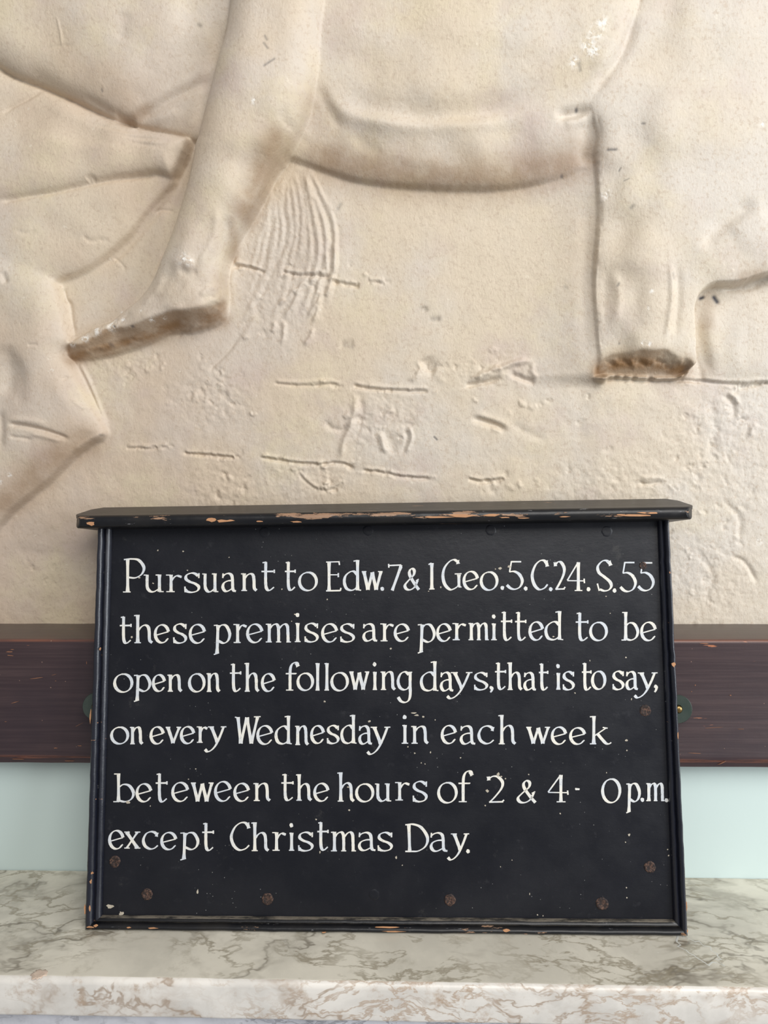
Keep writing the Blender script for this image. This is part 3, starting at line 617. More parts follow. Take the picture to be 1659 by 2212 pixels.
def segdist(P, x, z, closed=False, along=False):
    """distance to a polyline, side sign (+ = left of direction) and arc fraction"""
    best = np.full(x.shape, 1e9); side = np.ones(x.shape); fr = np.zeros(x.shape)
    Q = np.vstack([P, P[:1]]) if closed else P
    L = np.r_[0, np.cumsum(np.hypot(*(Q[1:]-Q[:-1]).T))]
    for i in range(len(Q)-1):
        a, b = Q[i], Q[i+1]; d = b-a; l2 = d@d
        if l2 < 1e-14: continue
        t = np.clip(((x-a[0])*d[0]+(z-a[1])*d[1])/l2, 0, 1)
        ex_ = x-a[0]-t*d[0]; ez_ = z-a[1]-t*d[1]; dd = ex_*ex_+ez_*ez_
        m = dd < best
        best[m] = dd[m]
        if along:
            side[m] = np.sign(d[0]*ez_-d[1]*ex_)[m]; fr[m] = ((L[i]+t*math.sqrt(l2))/L[-1])[m]
    return np.sqrt(best), side, fr
def inside(P, x, z):
    c = np.zeros(x.shape, bool); n = len(P)
    for i in range(n):
        a, b = P[i], P[(i+1) % n]
        if a[1] == b[1]: continue
        c ^= ((a[1] > z) != (b[1] > z)) & (x < (b[0]-a[0])*(z-a[1])/(b[1]-a[1])+a[0])
    return c
def curve(pts, h, closed=False, n=6): return np.array([W_(p, h) for p in catmull(pts, closed, n)])
H = np.zeros(GX.shape); REG = np.zeros(GX.shape, np.int8)
def field(ctrl, x, z, h, s=45*PX, pw=2.0):
    num = 0; den = 0
    for (cx_, cy_, v) in ctrl:
        q = W_((cx_, cy_), h); wgt = 1/(((x-q[0])**2+(z-q[1])**2)+s*s)**pw; num = num+wgt*v; den = den+wgt
    return num/den
def smax(a, b, k=.02):
    return np.maximum(a, b)
def body(reg, pts, h, ctrl, roll, base=.25, s=45, blend=0.0, clip=None):
    P = curve(pts, h, True); sl = crop(P, .002); x, z = GX[sl], GZ[sl]
    ins = inside(P, x, z); d, _, _ = segdist(P, x, z, True)
    t = np.clip(d/(roll*PX), 0, 1); prof = base+(1-base)*np.sqrt(1-(1-t)**2)
    new = field(ctrl, x, z, h, s*PX)*prof
    if clip is not None: ins = ins & inside(curve(clip, h, True), x, z)
    cur = H[sl].copy()
    if blend:                                   # soft union
        k_ = blend; hh = np.clip(.5+.5*(new-cur)/k_, 0, 1); un = cur*(1-hh)+new*hh+k_*hh*(1-hh)
        un = np.where(ins, un, cur)
        H[sl] = np.where(ins, cur+(un-cur)*np.clip(d/(6*PX), 0, 1), cur); REG[sl][ins & (new > cur)] = reg
    else:
        m = ins & (new > cur); H[sl] = np.where(m, new, cur); REG[sl][m] = reg
def undercut(reg, A, B, h, lo=.14, ease=.8, wear_shade=.7):
    """broken underside: height falls from the full figure at A to nearly the ground at B"""
    a = curve(A, h); b = curve(B, h); P = np.vstack([a, b[::-1]]); sl = crop(P, .002); x, z = GX[sl], GZ[sl]
    ins = inside(P, x, z); da, _, _ = segdist(a, x, z); db, _, _ = segdist(b, x, z)
    t = (da/(da+db+1e-9))**ease
    H[sl] = np.where(ins, H[sl]*(1-t*(1-lo)), H[sl]); WR0[sl][ins] = wear_shade  # underside browned: patina plus shade painted in
WR0 = np.zeros(GX.shape)
# value/gradient noise
def perlin(scale, seed, ax=1., az=1.):
    r = np.random.RandomState(seed); x = (GX-X0R)/scale*ax; z = (GZ-Z0R)/scale*az
    nx, nz = int(x.max())+3, int(z.max())+3; th = r.rand(nz, nx)*2*np.pi; gxx, gzz = np.cos(th), np.sin(th)
    i, j = x.astype(int), z.astype(int); fx, fz = x-i, z-j; u = fx**3*(fx*(fx*6-15)+10); v = fz**3*(fz*(fz*6-15)+10)
    g = lambda a, b: gxx[j+b, i+a]*(fx-a)+gzz[j+b, i+a]*(fz-b)
    return (g(0, 0)*(1-u)+g(1, 0)*u)*(1-v)+(g(0, 1)*(1-u)+g(1, 1)*u)*v
def zone(cx_, cy_, rx, ry, h=0.3, soft=.5):
    q = W_((cx_, cy_), h); d = np.sqrt(((GX-q[0])/(rx*PX))**2+((GZ-q[1])/(ry*PX))**2); return np.clip((1-d)/soft, 0, 1)

# --- ground: gentle hollows, the raised course along the bottom
H += .10*perlin(.11, 1)+.04*perlin(.035, 2)
q = W_((1285, 826), .2)[1]
step = 1/(1+np.exp(-(q-GZ)/.0012)); H += .16*step*np.clip((GX-W_((1255, 820), .2)[0])/.02, 0, 1)
rs = np.random.RandomState(3); rj = random.Random(11)
def st(pts, amp, wd, h=1.0, kind='g', taper=.25, jit=0, n=5):
    """stroke: g = rounded ridge/groove, p = step that is high on the left of the direction, falling off over wd"""
    P = catmull(pts, False, n)
    if jit: P = P+np.cumsum(rs.normal(0, jit, P.shape), 0)*.35+rs.normal(0, jit*.5, P.shape)
    P = np.array([W_(p, h) for p in P]); w_ = wd*PX; sl = crop(P, w_*3.5); x, z = GX[sl], GZ[sl]
    if x.size == 0: return
    d, sd, fr = segdist(P, x, z, along=True)
    tp = np.clip(fr/max(taper, 1e-3), 0, 1)*np.clip((1-fr)/max(taper, 1e-3), 0, 1); tp = tp*tp*(3-2*tp)
    if kind == 'g': H[sl] += amp*.1*np.exp(-(d/w_)**2)*tp
    else:
        s_ = .5+.5*np.tanh(d*sd/(2.0*PX)); H[sl] += amp*.1*s_*np.exp(-(d/w_)**1.5)*tp
st([(1303, 838), (1304, 800), (1302, 740), (1297, 680), (1294, 620), (1296, 560), (1302, 500), (1304, 450), (1301, 410), (1298, 380), (1296, 330)], 11.5, 100, .9, 'p', taper=.07)
# --- horse's body (belly, flank and chest)
top = -120
body(2, [(-120, 80), (0, 147), (45, 172), (90, 188), (150, 214), (200, 238), (250, 260), (290, 273), (340, 282), (385, 294), (430, 308), (520, 325), (600, 338), (640, 347), (700, 369), (750, 385),
         (800, 396), (860, 403), (940, 408), (1020, 410), (1090, 408), (1150, 400), (1200, 392), (1250, 386), (1320, 380), (1360, 300), (1340, 200), (1352, 120), (1372, 60), (1385, -20), (1385, top), (600, top-20), (-120, top)], .3,
     [(1000, -60, 3.1), (1000, 60, 3.1), (1150, 100, 3.1), (1290, 60, 3.2), (800, 80, 2.7), (950, 200, 2.9), (1130, 190, 2.7), (760, 190, 2.2), (850, 265, 2.6), (1000, 290, 2.5), (1200, 280, 2.2), (1250, 340, 1.4), (860, 345, 1.6), (980, 350, 1.65), (700, 320, 1.2), (780, 340, 1.4), (1100, 345, 1.6),
      (200, 20, 2.9), (60, -20, 2.8), (350, 60, 2.6), (460, 40, 1.9), (120, 120, 2.5), (280, 160, 2.5), (220, 200, 2.4), (400, 240, 1.3), (330, 250, 1.4), (450, 170, 1.4)], 72, .2, 42)
# --- forelegs on the left
body(3, [(-120, 60), (0, 150), (90, 188), (150, 214), (200, 238), (260, 262), (330, 280), (385, 292), (408, 300), (402, 325), (390, 348), (371, 378), (340, 372), (300, 375), (240, 383), (180, 395), (120, 411), (60, 420), (0, 430), (-120, 455)], 1.2,
     [(0, 380, 1.7), (100, 330, 1.9), (250, 330, 2.0), (350, 335, 2.3), (385, 320, 2.3), (60, 230, 1.0), (200, 265, 1.2), (300, 295, 1.5)], 42, .45, 45)
body(4, [(-120, 440), (0, 425), (120, 405), (240, 378), (340, 368), (374, 380), (376, 393), (350, 418), (312, 462), (280, 505), (240, 543), (200, 574), (165, 592), (128, 606), (90, 640), (-120, 700)], .6,
     [(100, 470, 1.35), (220, 440, 1.25), (320, 400, 1.0), (200, 530, 1.5), (60, 550, 1.6), (0, 480, 1.3)], 55, .30, 45)
body(5, [(-120, 560), (40, 560), (100, 585), (124, 612), (134, 640), (144, 690), (152, 735), (140, 765), (158, 790), (178, 830), (200, 872), (220, 908), (230, 934), (221, 950), (200, 960), (172, 980), (148, 1002), (110, 1040), (70, 1072), (30, 1104), (0, 1138), (-120, 1260)], .8,
     [(60, 640, 2.1), (70, 760, 2.2), (0, 700, 1.8), (10, 820, 1.2), (90, 860, 2.3), (150, 880, 2.1), (200, 930, 1.6), (100, 900, 2.2), (100, 960, 2.0), (40, 1040, 1.8), (-40, 1100, 1.8)], 66, .22, 40, blend=.35)
# --- hindquarter and the broken hind leg on the right
body(7, [(1500, 600), (1497, 690), (1502, 745), (1516, 795), (1531, 829), (1640, 831), (1780, 834), (1780, 560), (1600, 560)], .2, [(1560, 760, .75), (1640, 700, .9), (1560, 660, .5), (1640, 800, .8)], 60, .02, 50)
body(6, [(1450, top), (1375, 20), (1340, 110), (1300, 165), (1272, 232), (1282, 262), (1291, 295), (1285, 330), (1288, 372), (1291, 420), (1294, 460), (1291, 500), (1285, 560), (1283, 620), (1288, 680), (1293, 740), (1291, 790), (1282, 830), (1276, 900), (1400, 910), (1505, 900),
         (1500, 830), (1500, 760), (1498, 700), (1497, 665), (1505, 640), (1530, 620), (1580, 618), (1620, 606), (1660, 594), (1780, 560), (1780, top)], .9,
     clip=[(1100, top-40), (1100, 700), (1282, 817), (1320, 813), (1370, 817), (1420, 819), (1460, 819), (1476, 812), (1486, 806), (1497, 790), (1540, 760), (1800, 700), (1800, top-40)], ctrl=
     [(1400, 20, 2.2), (1380, 130, 2.3), (1330, 210, 2.4), (1500, 60, 2.7), (1600, 100, 2.9), (1450, 280, 3.1), (1330, 330, 2.3), (1360, 420, 2.5), (1450, 450, 2.9), (1560, 300, 3.1), (1560, 430, 2.9), (1610, 520, 3.1), (1580, 580, 2.7), (1540, 520, 2.8),
      (1390, 560, 2.9), (1310, 640, 1.5), (1345, 640, 2.1), (1310, 500, 1.7), (1310, 400, 1.7), (1400, 660, 2.7), (1470, 620, 2.5), (1485, 700, 2.2), (1312, 750, 1.5), (1400, 735, 2.6), (1460, 740, 2.3), (1650, 420, 2.9)], roll=40, base=.86, s=32)
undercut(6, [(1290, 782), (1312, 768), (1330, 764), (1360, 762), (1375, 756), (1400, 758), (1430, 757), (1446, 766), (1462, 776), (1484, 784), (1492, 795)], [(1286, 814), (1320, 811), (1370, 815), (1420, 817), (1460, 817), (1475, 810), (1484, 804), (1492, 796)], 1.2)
# --- rider's leg and foot
LEG = [(520, top), (503, 0), (498, 40), (488, 90), (472, 140), (462, 180), (450, 222), (440, 262), (431, 300), (424, 318), (417, 352), (408, 392), (396, 432), (384, 470), (371, 508), (358, 540), (345, 570), (333, 598), (318, 622), (300, 643), (280, 658),
       (258, 674), (236, 692), (200, 706), (165, 725), (140, 740)]
RIDGE = [(140, 740), (170, 742), (205, 726), (240, 708), (290, 706), (340, 690), (380, 677), (420, 675), (452, 668), (476, 655), (484, 640)]
REAR = [(484, 640), (484, 610), (486, 580), (492, 558), (504, 530), (521, 498), (545, 458), (570, 412), (590, 372), (612, 343), (632, 318), (652, 285), (666, 255), (677, 215), (685, 180), (691, 140), (694, 100), (698, 60), (704, 20), (712, top)]
LCT = [(600, -60, 4.9), (600, 60, 4.8), (560, 150, 4.9), (640, 170, 4.6), (590, 230, 4.8), (520, 300, 4.6), (560, 300, 4.6), (500, 400, 4.2), (480, 480, 4.1), (440, 500, 3.8), (445, 570, 3.9), (410, 570, 3.9), (390, 620, 3.4), (450, 640, 3.6), (330, 665, 3.0), (250, 700, 2.5), (170, 735, 1.9),
       (545, 400, 3.7), (500, 500, 3.6)]
SOLE = [(133, 752), (140, 770), (172, 776), (215, 770), (262, 758), (310, 742), (345, 724), (372, 715), (405, 716), (440, 708), (470, 695), (485, 675), (486, 650)]
body(8, LEG+[(118, 760), (118, 800), (160, 840), (260, 820), (360, 785), (440, 770), (486, 740), (487, 680)]+REAR[1:], 1.4, LCT, 68, .34, 30, clip=LEG+SOLE+REAR[1:])
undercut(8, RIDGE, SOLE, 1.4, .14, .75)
REG0 = REG.copy()
# soften everything very slightly so creases stay round like cast plaster
def blur(A, n=1):
    for _ in range(n):
        B = A.copy(); B[1:-1] = (A[:-2]+2*A[1:-1]+A[2:])/4; A = B.copy(); A[:, 1:-1] = (B[:, :-2]+2*B[:, 1:-1]+B[:, 2:])/4
    return A
H = blur(H, 4)

# --- modelling of the surfaces (mm, pixels)
g = st
g([(700, 160), (760, 205), (820, 228), (900, 243), (980, 244), (1060, 236), (1130, 212), (1190, 178), (1250, 130)], -5.0, 26, 2.5)
g([(690, 172), (712, 208), (745, 240), (800, 257), (870, 268), (950, 270), (1040, 264), (1110, 250), (1165, 225)], 3.2, 14, 2.5)
g([(690, 180), (700, 215), (722, 250), (740, 280)], -2.0, 12, 2)
g([(1195, 250), (1235, 244), (1262, 236), (1282, 230)], -7.0, 10, 2.2, taper=.35)
g([(1215, 262), (1250, 262), (1275, 255)], 1.6, 12, 2.2)
g([(1262, 250), (1272, 300), (1270, 360)], -5.0, 20, 1.6)
g([(760, 285), (790, 310), (830, 330)], -1.0, 12, 2); g([(850, 330), (900, 345), (960, 350)], 1.0, 14, 2)
g([(1370, 20), (1362, 70), (1338, 125), (1302, 170), (1280, 210)], -3.2, 12, 2.2)
g([(1345, 20), (1340, 70), (1310, 115), (1275, 150)], 1.6, 16, 3)
g([(1500, 15), (1440, 60), (1385, 120), (1330, 175)], -1.6, 26, 2.3)
g([(1640, 435), (1600, 455), (1560, 485), (1535, 515), (1515, 545)], -3.4, 15, 2.7)
g([(1659, 455), (1610, 480), (1575, 510)], 1.5, 16, 2.8)
g([(1330, 580), (1340, 640), (1332, 700)], 1.6, 9, 2.5); g([(1312, 560), (1310, 650), (1312, 730)], -1.2, 10, 2.2)
g([(1448, 560), (1452, 640), (1444, 700), (1438, 745)], 1.8, 6, 2.6); g([(1462, 560), (1466, 640), (1460, 740)], -1.6, 8, 2.5); g([(1385, 600), (1378, 680), (1382, 730)], -1.4, 18, 2.5)
g([(1275, 240), (1283, 265), (1291, 297), (1286, 330), (1289, 375), (1293, 430), (1292, 500), (1286, 570), (1285, 630), (1290, 700), (1296, 770)], 1.8, 3.2, 1.2, taper=.05)
g([(1262, 420), (1266, 520), (1262, 640), (1265, 780)], -1.6, 16, .2, taper=.2)
# chest
g([(272, 264), (300, 245), (335, 222), (380, 196), (440, 168), (470, 155)], -4.2, 11, 2)
g([(262, 250), (285, 232), (330, 205), (380, 180), (430, 158)], 1.6, 12, 2.4)
g([(40, 140), (110, 180), (170, 212), (230, 240), (268, 260)], -2.4, 14, 2.2); g([(235, 240), (262, 250), (285, 262)], -3.4, 11, 2)
g([(478, 20), (470, 90), (452, 160), (435, 230), (424, 290)], -3.4, 15, 1.6)
g([(300, 255), (350, 250), (400, 240)], 1.0, 10, 1.6); g([(330, 262), (380, 232)], .8, 6, 1.6)
g([(120, 30), (128, 70), (130, 100)], .8, 2.2, 2.8); g([(80, 105), (115, 96), (160, 92)], -.6, 3, 2.8)
g([(0, 252), (25, 232), (60, 212), (95, 190)], -2.2, 5, 1.0)
g([(165, 200), (240, 240), (290, 268), (350, 282)], -2.0, 6, 1.4)
for k_ in range(5):
    y_ = 268+k_*9; g([(180+k_*20, y_-6), (250+k_*18, y_+12), (320+k_*10, y_+16), (352+k_*4, y_+20)], .7*(1 if k_ % 2 else -1), 4.5, 1.5, jit=1)
g([(395, 305), (385, 335), (368, 368)], 1.2, 7, 2)
g([(405, 318), (398, 360), (375, 420), (345, 470)], -3.5, 13, .4)
g([(380, 400), (350, 440), (300, 500), (255, 548), (200, 584)], -1.8, 7, .5)
g([(0, 436), (60, 424), (120, 414), (190, 398), (250, 386), (330, 376)], -1.6, 5, 1.2, taper=.05)
g([(185, 388), (195, 382), (205, 388)], -2, 5, 1.5)
g([(170, 512), (200, 520), (235, 516)], -1.0, 5, 1.3, jit=1.5); g([(30, 500), (60, 505), (80, 498)], -.8, 5, 1.3, jit=1.5)
# ground between foreleg and foot
g([(330, 462), (342, 452), (360, 452), (378, 456)], -1.2, 3.5, .2); g([(240, 552), (262, 570), (270, 590)], -.8, 3, .2)
g([(355, 520), (320, 570), (290, 620), (262, 660)], -1.0, 8, .2); g([(350, 540), (330, 580), (322, 600)], .8, 4, .3)
g([(128, 618), (135, 645), (148, 658)], -2.6, 5, .7); g([(146, 640), (150, 690), (156, 730)], -2.0, 6, .5)
# lower left leg
g([(14, 916), (50, 920), (95, 930), (130, 942), (150, 950)], -3.6, 5, 2, taper=.15); g([(10, 906), (60, 908), (110, 918)], 1.4, 7, 2)
g([(60, 936), (100, 944), (135, 955)], 1.4, 5, 2); g([(16, 942), (45, 946), (72, 950)], -1.6, 4, 2)
g([(226, 934), (200, 944), (170, 962), (150, 980)], 1.6, 5, 1.6); g([(160, 780), (185, 830), (205, 880), (224, 925)], 1.6, 4, 1.4, taper=.1)
g([(150, 860), (175, 880), (185, 872)], .8, 4, 2); g([(15, 740), (22, 800), (10, 860)], -3.5, 20, 1.6); g([(0, 880), (6, 925), (0, 975)], -3, 10, 1.5)
g([(60, 746), (85, 744)], -1, 3, 2); g([(0, 585), (8, 600), (14, 615)], -2, 7, 2)
# rider's leg: shin, calf, ankle, tendon
g([(560, 20), (540, 120), (520, 230), (495, 330), (470, 430), (462, 500)], 1.2, 26, 4.5)
g([(470, 440), (466, 490), (452, 530), (436, 560), (428, 590)], 2.6, 9, 4); g([(488, 460), (482, 520), (474, 570)], -2.2, 11, 3.8)
g([(505, 460), (498, 520), (486, 580), (478, 630)], 1.4, 7, 3.4)
g([(395, 552), (405, 566), (425, 572)], 1.9, 13, 3.6, taper=.35); g([(385, 575), (405, 590), (430, 585)], -1.8, 9, 3.6)
g([(640, 170), (645, 220), (625, 275)], 2.2, 26, 4.2); g([(600, 235), (618, 252), (612, 268)], -1.2, 12, 4.5); g([(560, 300), (540, 360), (520, 430)], -1.6, 20, 4.2)
g([(668, 20), (676, 60), (672, 120)], -1.2, 8, 3.5); g([(355, 590), (335, 625), (300, 660)], 1.2, 8, 3)
g([(430, 640), (452, 622), (470, 618)], 1.4, 6, 3.3); g([(442, 670), (455, 655), (470, 652)], -1.6, 4, 3.2); g([(436, 650), (450, 640), (466, 640)], -.9, 4, 3.2)
g([(300, 690), (340, 665), (370, 650)], .9, 7, 3); g([(380, 560), (360, 600), (340, 635)], -1.2, 12, 3.4)
g(RIDGE, 1.0, 4, 2.4, jit=1.6, taper=.1)
for k_ in range(9):
    a_ = 175+k_*32; g([(a_, 762-k_*6), (a_+22, 752-k_*7), (a_+52, 742-k_*7)], rj.choice([-1, 1])*rj.uniform(.6, 1.4), 4, 1.5, jit=1.5)
for k_ in range(10):
    a_ = 1305+k_*18; g([(a_, 775+rj.uniform(-6, 10)), (a_+14, 785+rj.uniform(-6, 10)), (a_+26, 790)], rj.choice([-1, 1])*rj.uniform(.8, 1.8), 4, 1.5, jit=1.5)
g([(420, 470), (402, 520), (385, 560), (362, 600)], 1.2, 14, 3.8); g([(446, 600), (420, 640), (380, 665)], -1.2, 9, 3.4); g([(415, 600), (392, 640), (350, 668)], 1.0, 9, 3.2)
g([(280, 672), (262, 688), (250, 700)], -.9, 4, 2.6); g([(250, 684), (236, 698), (226, 708)], -.9, 4, 2.4); g([(215, 700), (205, 712)], -.8, 3.5, 2.2)
g([(10, 30), (60, 70), (140, 110), (210, 170)], -.9, 30, 2.8); g([(270, 20), (265, 60), (258, 90)], -1.2, 14, 2.6); g([(330, 120), (300, 170), (280, 215)], -1.0, 24, 2.5)
g([(80, 210), (140, 240), (220, 275), (300, 300)], 1.0, 16, 1.8); g([(20, 340), (120, 350), (220, 345)], -.8, 18, 1.9); g([(60, 300), (180, 312), (300, 330)], .8, 14, 2.0)
g([(60, 470), (140, 500), (190, 540)], -1.0, 22, 1.3); g([(90, 620), (80, 700), (88, 790)], 1.2, 26, 2.2); g([(30, 760), (45, 830), (40, 890)], -1.8, 16, 2.0); g([(110, 800), (130, 850), (165, 895)], .9, 14, 2.1)
g([(780, 60), (800, 140), (790, 200)], -.8, 30, 2.7); g([(1100, 40), (1130, 110), (1120, 170)], .7, 40, 3.0); g([(1500, 180), (1480, 280), (1490, 380)], -.9, 34, 2.9); g([(1420, 380), (1400, 470), (1410, 560)], .9, 26, 2.8)
# tail: bundle of wavy strands
zz = zone(640, 560, 120, 260, .3, .6); H += .16*zz*(REG0 == 0)
Lc = [(585, 392), (572, 460), (560, 520), (535, 590), (505, 660), (470, 735)]; Rc = [(664, 352), (694, 415), (716, 480), (723, 545), (716, 610), (694, 668)]
for k_ in range(11):
    f = k_/10; pts = []
    for i, (a_, b_) in enumerate(zip(Lc, Rc)):
        pts.append((a_[0]+(b_[0]-a_[0])*f+4*math.sin(i*2.1+k_), a_[1]+(b_[1]-a_[1])*f+3*math.sin(i+k_*2)))
    if k_ < 7: pts = pts[:4+(k_ % 3)]
    g(pts, (1.5 if k_ > 7 else .8), 5.5, .4, jit=1.5, taper=.12)
    g([(p[0]+8, p[1]) for p in pts], -.6, 4.5, .4, jit=1.8, taper=.2)
g([(722, 520), (724, 560), (722, 592)], 2.4, 5, .5); g([(706, 540), (706, 594)], 1.8, 4, .5)
for (a_, b_) in [((700, 620), (660, 690)), ((690, 640), (672, 700)), ((655, 600), (612, 690)), ((640, 615), (600, 660)), ((710, 612), (700, 640)), ((676, 705), (655, 748)), ((612, 690), (606, 745)), ((590, 690), (585, 720))]:
    m_ = ((a_[0]+b_[0])/2+4, (a_[1]+b_[1])/2); g([a_, m_, b_], 2.0, 4.5, .5, jit=.8)
g([(520, 720), (490, 760), (460, 790), (450, 810)], -1.8, 5, .2); g([(540, 640), (545, 690), (520, 740)], 1.2, 8, .3)
def crack(pts, amp=-2.0, wd=3.2, jit=.9):
    P_ = catmull(pts, False, 4)
    for q_ in P_:                              # broken edges along the crack
        if rj.random() < .7:
            dx_, dy_ = rj.gauss(0, 5), rj.gauss(0, 3); g([(q_[0]+dx_-7, q_[1]+dy_), (q_[0]+dx_, q_[1]+dy_+rj.uniform(-4, 4)), (q_[0]+dx_+8, q_[1]+dy_+rj.uniform(-3, 3))], rj.choice([-1, 1])*rj.uniform(.4, 1.3), rj.uniform(2.6, 5), .2)
    g(pts, amp, wd, .2, jit=jit, taper=.06, n=8); g([(p[0], p[1]-6) for p in pts], 1.1, 4.5, .2, jit=jit, taper=.1, n=8)
crack([(505, 572), (540, 580), (570, 592)], -2.6); crack([(608, 588), (650, 594), (690, 594), (712, 600)]); crack([(715, 604), (740, 612), (776, 618)], -2.6, 4); crack([(795, 608), (830, 612)], -.8)
crack([(590, 828), (650, 832), (700, 830), (735, 832)], -1.4, 3); crack([(760, 832), (800, 840), (850, 844), (930, 846)], -2.6, 3.8); crack([(395, 980), (430, 984), (470, 988), (510, 992)], -3.0, 3.4)
crack([(560, 988), (610, 996), (680, 1004), (735, 1002), (768, 1016)], -3.0, 3.8); crack([(780, 1016), (830, 1022), (870, 1030), (930, 1034)], -2.2, 3.4); crack([(1010, 1036), (1050, 1042), (1090, 1036)], -2.6, 4)
crack([(270, 968), (320, 970), (365, 966)], -1.0, 3); crack([(1290, 822), (1340, 820), (1420, 824), (1490, 824), (1580, 832), (1659, 828)], -1.8, 3.6); crack([(1590, 838), (1620, 834), (1659, 826)], -2.4, 4)
crack([(640, 1015), (665, 1045), (700, 1062), (735, 1050), (742, 1030)], -1.2, 4); crack([(700, 1010), (712, 1040), (700, 1052)], -1.0, 5, 2.5)
g([(765, 842), (768, 900), (748, 960), (740, 1005)], 2.4, 6, .3, jit=2.5); g([(778, 845), (782, 900), (766, 960)], -1.2, 6, .3, jit=2)
g([(700, 905), (715, 925), (740, 930), (750, 915)], -1.8, 6, .3, jit=1.5); g([(742, 905), (750, 898), (756, 906)], 1.6, 6, .3)
g([(882, 915), (890, 945), (876, 982)], 1.8, 4, .3); g([(872, 920), (880, 948), (868, 980)], -1.4, 4, .3)
g([(822, 930), (826, 960), (836, 985)], 2.6, 7, .3, jit=1.5); g([(842, 935), (850, 985)], -1.8, 12, .3)
g([(1015, 903), (1045, 910), (1075, 920), (1100, 932)], -4.2, 7, .3); g([(1020, 893), (1060, 904), (1105, 924)], 1.6, 7, .3); g([(1060, 925), (1085, 932)], 1.2, 5, .3)
g([(915, 770), (925, 790), (945, 800)], -3.6, 16, .3); g([(900, 775), (908, 795), (896, 815), (880, 820)], 2.0, 5, .3, jit=1)
g([(1005, 828), (1040, 805), (1080, 792), (1120, 780), (1158, 778)], 3.4, 6, .3, jit=1.8); g([(1000, 832), (1040, 826), (1085, 812)], -4.2, 5, .3, jit=1.5); g([(1020, 820), (1060, 812), (1100, 800)], 1.4, 10, .3)
g([(1100, 802), (1115, 812), (1145, 822), (1160, 826)], -3.4, 6, .3, jit=1); g([(1155, 780), (1150, 800), (1165, 820)], 1.4, 5, .3, jit=1)
g([(1375, 1040), (1400, 1046), (1440, 1040)], -1.8, 4, .3); g([(1380, 1032), (1440, 1032)], 1.4, 5, .3); g([(730, 745), (765, 742)], -1.4, 7, .2, jit=1.5)
g([(915, 660), (920, 675)], -1.2, 6, .2); g([(925, 690), (952, 688)], -1.2, 6, .2)
g([(1518, 650), (1508, 700), (1520, 770), (1538, 820)], -3.0, 11, .3); g([(1545, 660), (1535, 720), (1550, 790)], 1.2, 14, .6); g([(1600, 680), (1590, 760), (1600, 810)], .9, 16, .8); g([(1560, 625), (1620, 622), (1659, 606)], -2.6, 7, .8)
g([(1100, 905), (1130, 930), (1180, 950)], -1.0, 8, .3); g([(1290, 848), (1380, 870), (1470, 866)], .8, 26, .3); g([(1535, 850), (1545, 930), (1530, 1010)], -1.2, 9, .3); g([(1560, 1080), (1600, 1120), (1595, 1180)], -1.6, 7, .3); g([(1500, 1180), (1540, 1240), (1520, 1310)], -1.4, 8, .3); g([(1575, 1200), (1610, 1215), (1640, 1265)], -2.0, 5, .3); g([(20, 1180), (80, 1200), (150, 1190)], -.8, 14, .3)
g([(1440, 830), (1480, 880), (1540, 900)], 1.0, 14, .3); g([(1560, 850), (1588, 880), (1582, 915)], -2.2, 6, .3, jit=2); g([(1575, 845), (1600, 875)], 1.8, 5, .3, jit=2); g([(1640, 915), (1625, 925), (1620, 945)], 2.0, 5, .3, jit=1)
for (a_, b_, n_, sz) in [((460, 850), (80, 55), 34, 10), ((830, 920), (90, 75), 22, 11), ((1560, 960), (110, 110), 34, 10), ((1340, 1040), (120, 50), 10, 9), ((500, 1040), (60, 60), 14, 10), ((1540, 1220), (80, 110), 20, 10), ((560, 700), (70, 60), 12, 8), ((270, 800), (90, 30), 10, 8),
                       ((1130, 880), (120, 60), 8, 8), ((1080, 1050), (90, 40), 8, 9), ((110, 1240), (90, 60), 5, 8), ((650, 620), (110, 40), 12, 8), ((1480, 1100), (60, 100), 10, 9), ((1000, 800), (120, 30), 10, 8)]:
    for _ in range(n_):
        x_ = a_[0]+rj.gauss(0, .5)*b_[0]; y_ = a_[1]+rj.gauss(0, .5)*b_[1]; th = rj.uniform(0, 6.28); l_ = rj.uniform(.5, 1.8)*sz
        g([(x_, y_), (x_+l_*math.cos(th), y_+l_*math.sin(th)), (x_+l_*1.6*math.cos(th+.6), y_+l_*1.6*math.sin(th+.6))], rj.choice([-1, -1, 1])*rj.uniform(.3, 1.2), rj.uniform(3, 6), .2, jit=.8)
low = np.clip((W_((800, 800), .2)[1]-GZ)/.03, 0, 1)*(REG0 == 0)
rough = np.zeros(H.shape)
for a_ in [(460, 860, 110, 90), (830, 910, 120, 110), (1560, 980, 160, 190), (1060, 800, 130, 50), (650, 1040, 170, 60), (620, 560, 140, 230), (1540, 1240, 130, 130), (480, 1060, 110, 80), (1340, 1050, 180, 80), (250, 790, 140, 50)]:
    rough = np.maximum(rough, zone(*a_, .3, .6))
rough *= (REG0 == 0)
n1, n2, n3 = perlin(.0075, 21), perlin(.0036, 22), perlin(.018, 23)
H += rough*(.05*n1+.03*n2)+low*(.04*n3+.012*n1)
H += .030*n3*.8+.010*n1+.006*n2
H += .012*perlin(.006, 24, .5, 1.6)*zone(1000, 130, 420, 230, 2.5, .5)
H += .014*perlin(.05, 26)*4*.6+.010*perlin(.0028, 27, 1.6, .6)+.008*perlin(.012, 28)

